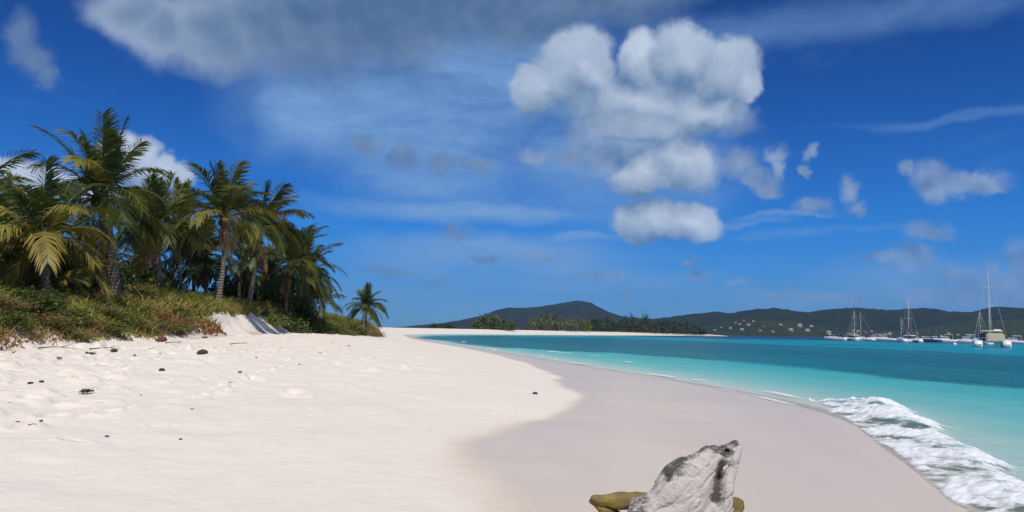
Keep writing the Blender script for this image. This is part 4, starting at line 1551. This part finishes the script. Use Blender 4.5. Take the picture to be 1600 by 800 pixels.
def hill(name, label, sky_pts, D, front, back, mat, seed, nx=420, ny=56, rough=0.55):
    px = np.array([p[0] for p in sky_pts], float)
    py = np.array([p[1] for p in sky_pts], float)
    H = (horizon_y(px) - py) / F_PX * D + CAM_Z
    X = (px - 800) / F_PX * D
    x = np.linspace(X[0], X[-1], nx)
    h = np.interp(x, X, H)
    k = np.ones(5) / 5
    h = np.convolve(np.pad(h, 2, 'edge'), k, 'valid')
    v = np.linspace(-1, 1, ny)
    G, U = np.meshgrid(v, np.arange(nx), indexing='ij')
    yy = D + np.where(G < 0, G * front, G * back)
    xx = x[U] * (1 + 0.25 * (yy - D) / D * 0)
    prof = np.where(G < 0, 1 - np.abs(G) ** 1.25, 1 - 0.8 * np.abs(G) ** 1.3)
    sc = 60.0 / front
    spur = fbm(xx * 0.012 + seed, yy * 0.006 + seed, octaves=4) - 0.5
    away = np.clip(np.abs(G) * 2.2, 0, 1) * (1 - np.clip((np.abs(G) - 0.9) * 10, 0, 1) * 0.6)
    z = h[U] * prof * (1 + rough * 1.8 * spur * away)
    z += (fbm(xx * 0.11, yy * 0.11 + seed, octaves=3) - 0.5) * 5.0 * np.clip(h[U] / 25, 0, 1) * (np.abs(G) < 0.97)
    z = np.where(np.abs(G) > 0.995, -3.0, z)
    i, j = np.meshgrid(np.arange(ny - 1), np.arange(nx - 1), indexing='ij')
    f = np.stack([i * nx + j, i * nx + j + 1, (i + 1) * nx + j + 1, (i + 1) * nx + j], -1).reshape(-1, 4)
    me = new_mesh(name, np.stack([xx.ravel(), yy.ravel(), z.ravel()], 1), f, True, mat)
    tag(obj(name, me), label, kind='structure')
    return xx, yy, z


M_HILL_FAR = hill_material('distant_forest', (0.012, 0.018, 0.012), (0.020, 0.027, 0.014), (0.007, 0.011, 0.008))
M_HILL = hill_material('hillside_forest', (0.012, 0.021, 0.011), (0.025, 0.034, 0.014), (0.007, 0.012, 0.007))
M_HILL_LOW = hill_material('foothill_scrub', (0.020, 0.034, 0.014), (0.040, 0.052, 0.020), (0.011, 0.018, 0.008))
hill('mountain', 'dark wooded mountain with a blunt peak beyond the sand spit',
     [(560, 516), (600, 514), (640, 511.5), (680, 507.5), (720, 501.5), (755, 493), (780, 483.5), (795, 481), (830, 481), (865, 476), (890, 471), (905, 469.5), (918, 472), (930, 479), (950, 488), (970, 494), (1000, 498), (1040, 501), (1080, 505), (1120, 513), (1160, 522)],
     2600, 700, 900, M_HILL_FAR, 3, 360)
RIDGE = hill('hills', 'long dark wooded ridge with scattered houses behind the anchorage',
             [(960, 520), (1000, 506), (1030, 499), (1060, 494), (1080, 491), (1095, 490), (1120, 487), (1140, 490), (1165, 485), (1185, 482), (1215, 481.5), (1235, 485), (1262, 489), (1285, 486), (1310, 483), (1335, 481), (1370, 483), (1395, 485), (1425, 482), (1450, 482), (1475, 486), (1510, 488),
              (1535, 486), (1548, 481), (1562, 479), (1578, 482), (1600, 483), (1640, 480), (1700, 478), (1780, 484), (1880, 496), (1960, 518)],
             1700, 380, 500, M_HILL, 9, 560)
LOWHILL = hill('foothills', 'lower green slope with houses along the far shore',
               [(1070, 523), (1100, 512), (1130, 505), (1160, 500), (1190, 498), (1225, 501), (1260, 506), (1300, 512), (1340, 516), (1400, 517), (1450, 516), (1500, 510), (1550, 502), (1600, 498), (1680, 494), (1780, 505), (1860, 526)],
               1300, 170, 260, M_HILL_LOW, 14, 420)


# ---------------------------------------------------------------- houses on the far shore
def plain(name, c, rough=0.6, spec=0.3, vary=0.0):
    m, q = material(name)
    n = q.noise(q.n('ShaderNodeTexCoord').outputs['Object'], 3.0, 4, 0.6)
    cc = q.mix(q.ss(n, 0.3, 0.8, 0, 0.25), c, tuple(x * 0.7 for x in c))
    finish(q, principled(q, cc, rough, spec=spec))
    return m


M_WALLS = [plain('white_render', (0.40, 0.38, 0.35)), plain('cream_render', (0.36, 0.31, 0.23)), plain('pink_render', (0.33, 0.24, 0.21))]
M_ROOFS = [plain('red_roof', (0.30, 0.09, 0.06)), plain('grey_roof', (0.36, 0.37, 0.37)), plain('white_roof', (0.40, 0.40, 0.39))]
M_DARK = plain('dark_opening', (0.02, 0.025, 0.03), 0.2)


def box(cx, cy, cz, sx, sy, sz):
    p = np.array([(-1, -1, -1), (1, -1, -1), (1, 1, -1), (-1, 1, -1), (-1, -1, 1), (1, -1, 1), (1, 1, 1), (-1, 1, 1)], float) * 0.5
    return p * (sx, sy, sz) + (cx, cy, cz), np.array([(0, 3, 2, 1), (4, 5, 6, 7), (0, 1, 5, 4), (1, 2, 6, 5), (2, 3, 7, 6), (3, 0, 4, 7)])


HOUSE = {}
for w in range(3):
    V, F = box(0, 0, 1.0, 9, 7, 7.6)
    HOUSE['wall', w] = new_mesh('wall', V, F, False, M_WALLS[w])
for r in range(3):
    V = np.array([(-5, -4, 4.6), (5, -4, 4.6), (5, 4, 4.6), (-5, 4, 4.6), (-3, 0, 7.0), (3, 0, 7.0), (3, 0.01, 7.0), (-3, 0.01, 7.0)], float)
    F = np.array([(0, 1, 5, 4), (1, 2, 6, 5), (2, 3, 7, 6), (3, 0, 4, 7), (4, 5, 6, 7), (3, 2, 1, 0)])
    HOUSE['roof', r] = new_mesh('roof', V, F, False, M_ROOFS[r])
V, F = box(0, -3.52, 0, 1.3, 0.1, 1.5)
HOUSE['window'] = new_mesh('window', V, F, False, M_DARK)


def hill_z(H, x, y):
    xx, yy, z = H
    i = int(np.argmin(np.abs(yy[:, 0] - y)))
    j = int(np.argmin(np.abs(xx[0] - x)))
    return float(z[i, j]), float(yy[i, j])


rngH = np.random.default_rng(40)
WHERE = ['on the wooded slope of the foothills', 'among the trees of the foothills', 'low on the far shore below the ridge', 'high on the dark ridge']
nH = 0
for (px, t, k) in [(1128, -.35, 0), (1142, -.5, 0), (1150, -.2, 0), (1157, -.35, 0), (1163, -.15, 0), (1170, -.5, 0), (1178, -.3, 0), (1160, -.65, 0), (1188, -.75, 0), (1196, -.6, 0), (1118, -.5, 0), (1208, -.85, 0), (1220, -.55, 0), (1236, -.8, 0),
                   (1250, -.6, 1), (1268, -.5, 1), (1262, -.8, 1), (1283, -.7, 1), (1295, -.85, 1), (1340, -.5, 2), (1352, -.6, 2), (1362, -.4, 2), (1375, -.75, 2), (1390, -.6, 2), (1432, -.6, 2), (1470, -.7, 2), (1482, -.5, 2), (1496, -.6, 2), (1515, -.75, 2)]:
    x = (px - 800) / F_PX * 1300
    y = 1300 + t * 170
    x = x * y / 1300
    z, _ = hill_z(LOWHILL, x, y)
    nH += 1
    wv, rv = int(rngH.integers(3)), int(rngH.integers(3))
    wv = 0 if rngH.random() < 0.6 else wv
    root = thing('house', (x, y, z - 1.2), ('white', 'cream', 'pink')[wv] + '-walled house with a ' + ('red', 'grey', 'white')[rv] + ' roof ' + WHERE[k], 'house', 'houses on the far shore', rngH.uniform(-0.5, 0.5))
    s = rngH.uniform(0.35, 0.75)
    root.scale = (s, s, s)
    obj('wall', HOUSE['wall', wv], root)
    obj('roof', HOUSE['roof', rv], root)
    for wx in (-2.8, 0, 2.8):
        o = obj('window', HOUSE['window'], root)
        o.location = (wx, 0, 2.6)


# ---------------------------------------------------------------- trees on the spit
def far_tree_mesh(rng, n, mat, tall):
    return leaf_cloud(rng, n, 1, 1, 1.0, 0.13, 26 if not tall else 34, (0.5, 0.2)).mesh('crown', mat)


rngT = np.random.default_rng(52)
FAR_ROUND = [far_tree_mesh(rngT, 900, M_FAR_LEAF, False) for _ in range(3)]
FAR_DARK = [far_tree_mesh(rngT, 900, M_FAR_DARK, True) for _ in range(3)]
V, F = tube(np.array([(0, 0, -0.3), (0.02, 0, 0.25), (0.0, 0.03, 0.7)]), np.array([0.06, 0.045, 0.03]), 6)
ME_FTRUNK = new_mesh('trunk', V, F, True, M_BARK)


def far_palm_crown(rng):
    g = Geo()
    for i in range(17):
        c = int(np.clip(i / 16 * 6.5, 0, 7))
        fg = frond_geo(rng, FROND_CLASS[c], sag=1.4, pairs=12, leaf_len=0.3, wide=0.085, hang=0.6)
        V, F, T = np.concatenate(fg.v), np.concatenate(fg.f), np.concatenate(fg.t)
        a = i * 2.4 + rng.normal(0, 0.2)
        R = np.array([[math.cos(a), -math.sin(a), 0], [math.sin(a), math.cos(a), 0], [0, 0, 1]])
        g.quads(V @ R.T, F, T)
    return g.mesh('crown', M_FAR_LEAF)


FAR_PALMS = [far_palm_crown(rngT) for _ in range(3)]


def spit_pos(px, D):
    x = (px - 800) / F_PX * D
    return x, D, ground_z(x, D)


def far_tree(px, D, top_y, w_px, kind, label, group):
    x, y, z = spit_pos(px, D)
    top = CAM_Z + (horizon_y(px) - top_y) / F_PX * D
    h = max(1.5, top - z)
    r = w_px / F_PX * D * 0.5
    root = thing({'palm': 'spit_palm', 'round': 'spit_tree', 'dark': 'spit_tree'}[kind], (x, y, z - 0.1), label, 'palm tree' if kind == 'palm' else 'tree', group, rngT.uniform(0, 6.28))
    if kind == 'palm':
        L = h * 0.42
        k = np.linspace(0, 1, 8)
        V, F = tube(np.stack([0.08 * h * k * k, 0 * k, (h - 0.62 * L) * k], 1), 0.16 * (1.2 - 0.5 * k), 7)
        obj('trunk', new_mesh('trunk', V, F, True, M_BARK), root)
        c = obj('crown', FAR_PALMS[int(rngT.integers(3))], root)
        c.location = (0.08 * h, 0, h - 0.62 * L)
        c.scale = (L, L, L)
    else:
        t = obj('trunk', ME_FTRUNK, root)
        t.scale = (h * 0.7, h * 0.7, h)
        c = obj('crown', (FAR_ROUND if kind == 'round' else FAR_DARK)[int(rngT.integers(3))], root)
        c.location = (0, 0, 0.10 * h)
        c.scale = (r, r, h * 0.92)


GA, GB, GC = 'round green trees on the spit', 'palms on the spit', 'dark trees on the spit'
for (px, D, ty, w, lab) in [(686, 318, 505, 30, 'low dark bush at the bare end of the spit'), (704, 322, 506.5, 22, 'low bush next to the one at the bare end of the spit'),
                            (750, 330, 502, 26, 'small green tree at the left flank of the round tree clump on the spit'), (764, 336, 495, 40, 'tallest round green tree of the clump on the spit'),
                            (782, 338, 497, 36, 'round green tree in the middle of the clump on the spit'), (798, 340, 503, 26, 'smaller green tree on the flank of the clump facing the palms'),
                            (741, 334, 507, 20, 'low green bush in front of the round clump')]:
    far_tree(px, D, ty, w, 'round' if px > 710 else 'dark', lab, GA)
for (px, D, ty) in [(836, 372, 497), (846, 385, 491), (856, 380, 494), (866, 390, 491), (876, 392, 496), (888, 398, 498), (897, 405, 499), (906, 410, 497), (862, 400, 496), (842, 395, 499)]:
    far_tree(px, D, ty, 0, 'palm', 'sunlit palm in the grove behind the white spit beach', GB)
for (px, D, ty, w) in [(830, 390, 506, 18), (852, 398, 505, 20), (872, 402, 505, 20), (893, 412, 505, 18), (915, 422, 501, 22)]:
    far_tree(px, D, ty, w, 'round', 'green tree under the palm grove behind the white spit beach', GA)
for i, px in enumerate(np.linspace(928, 1094, 17)):
    D = float(np.interp(px, [928, 1094], [440, 625]))
    ty = [497, 500, 498, 502, 499, 500, 497, 503, 496, 501, 504, 499, 503, 505, 502, 508, 513][i]
    far_tree(px, D, ty, 20, 'dark', 'dark wind-bent tree in the row along the outer spit', GC)


# ---------------------------------------------------------------- boats at anchor
M_HULL = plain('white_gelcoat', (0.78, 0.78, 0.77), 0.3, 0.5)
M_CANVAS = plain('cream_canvas', (0.55, 0.48, 0.34), 0.8)
M_BLUE = plain('navy_canvas', (0.025, 0.05, 0.14), 0.7)
M_RED = plain('maroon_canvas', (0.16, 0.03, 0.03), 0.7)
M_GLASS = plain('tinted_window', (0.012, 0.015, 0.02), 0.1, 0.6)
M_MAST = plain('mast_alloy', (0.55, 0.54, 0.50), 0.4, 0.5)
M_BUOY = plain('white_buoy', (0.75, 0.72, 0.66), 0.5)


def hull_mesh(L, B, H, mat, transom=0.8, draft=0.35):
    """one hull: bow at +Y, stern at -Y, sheer rising to the bow"""
    n, k = 12, 9
    V = []
    for i in range(n):
        t = i / (n - 1)
        half = B * 0.5 * (transom + (1 - transom) * min(1, t * 3)) * (1 - max(0, (t - 0.45) / 0.55) ** 2.1 * 0.98)
        sheer = H * (0.92 + 0.30 * t ** 2) * (1 - 0.45 * max(0, 0.10 - t) / 0.10)
        for j in range(k):
            a = j / (k - 1) * math.pi
            cx = math.cos(a)
            x = half * np.sign(cx) * abs(cx) ** 0.55
            z = sheer - (sheer + draft * (1 - 0.6 * t)) * math.sin(a) ** 0.75
            V.append((x, (t - 0.5) * L, z))
    F = []
    for i in range(n - 1):
        for j in range(k - 1):
            F.append((i * k + j, i * k + j + 1, (i + 1) * k + j + 1, (i + 1) * k + j))
    for i in range(n - 1):
        F.append((i * k, (i + 1) * k, (i + 1) * k + k - 1, i * k + k - 1))
    for j in range(k // 2):
        F.append((j, k - 1 - j, k - 2 - j, j + 1))
    me = new_mesh('hull', np.array(V), np.array(F), True, mat)
    return me


def rbox(cx, cy, cz, sx, sy, sz, mat, name, taper=1.0, slant=0.0):
    V, F = box(cx, cy, cz, sx, sy, sz)
    top = V[:, 2] > cz
    V[top, 0] = cx + (V[top, 0] - cx) * taper
    V[top, 1] = cy + (V[top, 1] - cy) * taper + slant
    bm = bmesh.new()
    vs_ = [bm.verts.new(p) for p in V]
    for f in F:
        bm.faces.new([vs_[i] for i in f])
    bmesh.ops.bevel(bm, geom=bm.edges[:], offset=min(sx, sy, sz) * 0.14, segments=2, affect='EDGES')
    me = bpy.data.meshes.new(name)
    bm.to_mesh(me)
    bm.free()
    me.materials.append(mat)
    return me


def rod(pts, r, mat, name='rod', r2=None):
    pts = np.array(pts, float)
    k = np.linspace(0, 1, len(pts))
    V, F = tube(pts, r + ((r2 if r2 is not None else r) - r) * k, 6)
    return new_mesh(name, V, F, True, mat)


def rig(root, y, z, h, r=0.11, boom=4.0, spread=1.0, sail=None):
    m = obj('mast', rod([(0, y, z), (0, y + 0.02 * h, z + h)], r, M_MAST, 'mast', r * 0.65), root)
    for zz in (0.45, 0.72):
        o = obj('spreader', rod([(-spread, y + 0.02 * h * zz - 0.2, z + h * zz), (0, y + 0.02 * h * zz, z + h * zz + 0.08), (spread, y + 0.02 * h * zz - 0.2, z + h * zz)], 0.04, M_MAST, 'spreader'), m)
    b = obj('boom', rod([(0, y, z + 1.6), (0, y - boom, z + 1.9)], 0.10, M_MAST, 'boom'), root)
    if sail:
        obj('sail_cover', rod([(0, y - 0.2, z + 1.85), (0, y - boom * 0.5, z + 2.0), (0, y - boom * 0.97, z + 2.05)], 0.26, sail, 'sail_cover', 0.14), b)
    return m


def stays(root, y, z, h, bow, beam, stern):
    for p in ((0, bow, 1.3), (beam, y - 0.6, 1.2), (-beam, y - 0.6, 1.2), (0, stern, 1.4)):
        obj('stay', rod([p, (0, y + 0.02 * h, z + h * 0.97)], 0.022, M_MAST, 'stay'), root)


def on_water(px, D):
    return ((px - 800) / F_PX * D, D, 0.0)


def catamaran(px, D, beam, L, label, canvas, mast, rz, cabin=M_HULL, dark_side=True, top=True, tent=None):
    rz -= math.atan2(px - 800, F_PX)                          # rz = 0 shows the stern
    root = thing('catamaran', on_water(px, D), label, 'catamaran', 'boats at anchor', rz)
    hb = beam * 0.26
    me = hull_mesh(L, hb, 1.35 * L / 11, M_HULL)
    for s in (-1, 1):
        h = obj('hull', me, root)
        h.location = (s * (beam - hb) * 0.5, 0, 0)
        w = obj('hull_window', rbox(0, 0, 0, hb * 1.0, L * 0.25, 0.22, M_GLASS, 'hull_window'), h)
        w.location = (0, L * 0.08, 0.85 * L / 11)
        for q_ in range(2):
            st = obj('swim_step', rbox(0, -L * 0.5 - 0.10 - 0.22 * q_, 0.62 - 0.26 * q_, hb * 0.62, 0.5, 0.12, M_HULL, 'swim_step'), h)
    obj('bridge_deck', rbox(0, -L * 0.04, 0.98 * L / 11, beam * 0.62, L * 0.66, 0.42, M_HULL, 'bridge_deck'), root)
    c = obj('cabin', rbox(0, L * 0.06, 1.75 * L / 11, beam * 0.66, L * 0.36, 1.25, cabin, 'cabin', 0.84, 0.1), root)
    obj('cabin_window', rbox(0, L * 0.06, 1.90 * L / 11, beam * 0.655, L * 0.365, 0.40, M_GLASS, 'cabin_window', 0.95), c)
    if top:
        b = obj('bimini', rbox(0, -L * 0.25, 2.95 * L / 11, beam * 0.60, L * 0.26, 0.16, canvas, 'bimini', 0.9), root)
        for sx_ in (-1, 1):
            for sy_ in (-0.37, -0.14):
                obj('bimini_post', rod([(sx_ * beam * 0.27, L * sy_, 1.1 * L / 11), (sx_ * beam * 0.26, L * sy_, 2.95 * L / 11)], 0.04, M_MAST, 'bimini_post'), b)
    if dark_side:
        o = obj('cockpit_opening', rbox(-beam * 0.12, -L * 0.125, 1.75 * L / 11, beam * 0.26, 0.10, 0.95, M_GLASS, 'cockpit_opening'), root)
    if tent:                                     # canvas enclosure round the cockpit, open on one side
        e = obj('cockpit_enclosure', rbox(beam * 0.08, -L * 0.30, 1.95, beam * 0.50, L * 0.24, 1.9, tent, 'cockpit_enclosure', 0.96), root)
        obj('cockpit_opening', rbox(-beam * 0.25, -L * 0.33, 1.95, beam * 0.15, L * 0.16, 1.6, M_GLASS, 'cockpit_opening'), root)
        obj('fly_bridge', rbox(beam * 0.16, -L * 0.16, 3.35, beam * 0.24, L * 0.10, 0.75, M_HULL, 'fly_bridge', 0.85), root)
    # davits, dinghy, rails
    obj('davit_rail', rod([(-beam * 0.3, -L * 0.44, 1.0), (-beam * 0.3, -L * 0.46, 1.9), (beam * 0.3, -L * 0.46, 1.9), (beam * 0.3, -L * 0.44, 1.0)], 0.035, M_MAST, 'davit_rail'), root)
    if mast:
        rig(root, L * 0.10, 2.2 * L / 11, mast, 0.10 * L / 11, L * 0.36, 1.0, canvas)
        stays(root, L * 0.10, 2.2 * L / 11, mast, L * 0.46, beam * 0.46, -L * 0.44)
    return root


def sailboat(px, D, L, label, mast, rz, hullm=M_HULL, canvas=M_BLUE):
    rz -= math.atan2(px - 800, F_PX)
    root = thing('sailboat', on_water(px, D), label, 'sailboat', 'boats at anchor', rz)
    obj('hull', hull_mesh(L, L * 0.30, 1.15, hullm, 0.7), root)
    c = obj('cabin', rbox(0, L * 0.05, 1.35, L * 0.18, L * 0.36, 0.55, M_HULL, 'cabin', 0.85), root)
    obj('cabin_window', rbox(0, L * 0.05, 1.38, L * 0.184, L * 0.22, 0.16, M_GLASS, 'cabin_window'), c)
    s = obj('spray_hood', rbox(0, -L * 0.16, 1.8, L * 0.19, L * 0.12, 0.7, canvas, 'spray_hood', 0.75, 0.2), root)
    b = obj('bimini', rbox(0, -L * 0.33, 2.5, L * 0.20, L * 0.15, 0.12, canvas, 'bimini', 0.9), root)
    for sx_ in (-1, 1):
        obj('bimini_post', rod([(sx_ * L * 0.09, -L * 0.33, 1.0), (sx_ * L * 0.09, -L * 0.33, 2.5)], 0.03, M_MAST, 'bimini_post'), b)
    rig(root, L * 0.10, 1.3, mast, 0.075, L * 0.36, 0.7, canvas)
    stays(root, L * 0.10, 1.3, mast, L * 0.47, L * 0.13, -L * 0.47)
    return root


def motorboat(px, D, L, label, rz, hullm=M_HULL, canvas=M_BLUE, fly=True):
    rz -= math.atan2(px - 800, F_PX)
    root = thing('motorboat', on_water(px, D), label, 'motorboat', 'boats at anchor', rz)
    obj('hull', hull_mesh(L, L * 0.36, 1.2, hullm, 0.9), root)
    c = obj('cabin', rbox(0, L * 0.06, 1.75, L * 0.28, L * 0.42, 1.1, M_HULL, 'cabin', 0.82, 0.1), root)
    obj('cabin_window', rbox(0, L * 0.06, 1.90, L * 0.272, L * 0.40, 0.36, M_GLASS, 'cabin_window', 0.94), c)
    b = obj('hard_top', rbox(0, -L * 0.10, 3.1, L * 0.27, L * 0.36, 0.14, canvas, 'hard_top', 0.92), root)
    for sx_ in (-1, 1):
        for sy_ in (-0.26, 0.04):
            obj('post', rod([(sx_ * L * 0.12, L * sy_, 1.0), (sx_ * L * 0.12, L * sy_, 3.1)], 0.035, M_MAST, 'post'), b)
    if fly:
        obj('aerial', rod([(0.3, 0, 3.1), (0.3, -0.2, 5.2)], 0.02, M_MAST, 'aerial'), root)
    return root


catamaran(1547, 172, 6.9, 12.5, 'large white catamaran with a cream cockpit enclosure and the tallest mast', M_CANVAS, 14.2, 0.06, M_HULL, False, True, M_CANVAS)
catamaran(1421, 268, 6.2, 11.5, 'white catamaran with a maroon cockpit cover in the middle of the anchorage', M_RED, 12.6, 0.18)
catamaran(1334, 330, 6.2, 11.0, 'white catamaran with a bright mast next to the blue-topped motorboat', M_CANVAS, 10.4, -0.25)
motorboat(1306, 335, 11.5, 'white motorboat with a dark blue top beside the bright-masted catamaran', 0.9)
sailboat(1349, 372, 11.0, 'sailboat half hidden behind the bright-masted catamaran', 12.0, 1.1)
sailboat(1411, 330, 8.0, 'sailboat with a slim mast just behind the maroon-covered catamaran', 8.5, 0.7)
sailboat(1534, 250, 9.0, 'sailboat behind the large cream catamaran with its mast beside the tallest one', 9.5, 0.5)
motorboat(1382, 400, 11.0, 'white motorboat lying broadside between the two smaller catamarans', 1.4, M_HULL, M_HULL)
motorboat(1368, 430, 9.0, 'small white motorboat low behind the sailboat near the bright mast', 1.2, M_HULL, M_HULL)
motorboat(1450, 320, 9.5, 'dark blue motorboat next to the maroon-covered catamaran', 1.2, M_BLUE, M_BLUE)
motorboat(1462, 335, 9.0, 'white motorboat with a maroon top beside the dark blue motorboat', 1.3, M_HULL, M_RED)
motorboat(1478, 330, 9.0, 'white motorboat with a cream top near the mooring buoy', 1.5, M_HULL, M_CANVAS)
motorboat(1512, 300, 7.5, 'small white motorboat lying between the mooring buoy and the large catamaran', 1.3, M_HULL, M_HULL, False)
motorboat(1584, 330, 9.0, 'white motorboat beyond the large cream catamaran near the far shore', 1.4, M_HULL, M_HULL)

root = thing('mooring_buoy', on_water(1491, 205), 'white mooring buoy floating between the catamarans', 'buoy')
bm = bmesh.new()
bmesh.ops.create_uvsphere(bm, u_segments=16, v_segments=10, radius=0.42)
me = bpy.data.meshes.new('float')
bm.to_mesh(me)
bm.free()
me.materials.append(M_BUOY)
o = obj('float', me, root)
o.location = (0, 0, 0.16)
obj('ring', rod([(0, 0, 0.5), (0, 0, 0.95), (0.12, 0, 1.0)], 0.04, M_MAST, 'ring'), root)

# ---------------------------------------------------------------- sea air between here and the hills
HAZE_DENSITY = 0.00011


def build_haze():
    lo, hi = np.array([-4200.0, -1200.0, -9.0]), np.array([5200.0, 4300.0, 190.0])
    V, F = box(*((lo + hi) / 2), *(hi - lo))
    m, q = material('sea_haze')
    pv = q.n('ShaderNodeVolumePrincipled')
    pv.inputs['Color'].default_value = (0.34, 0.58, 1.0, 1)
    pv.inputs['Density'].default_value = HAZE_DENSITY
    pv.inputs['Anisotropy'].default_value = 0.1
    out = q.n('ShaderNodeOutputMaterial')
    q.link(pv.outputs[0], out.inputs['Volume'])
    tag(obj('haze', new_mesh('haze', V, F, False, m)), 'thin blue sea haze over the bay', 'haze', kind='stuff')


build_haze()
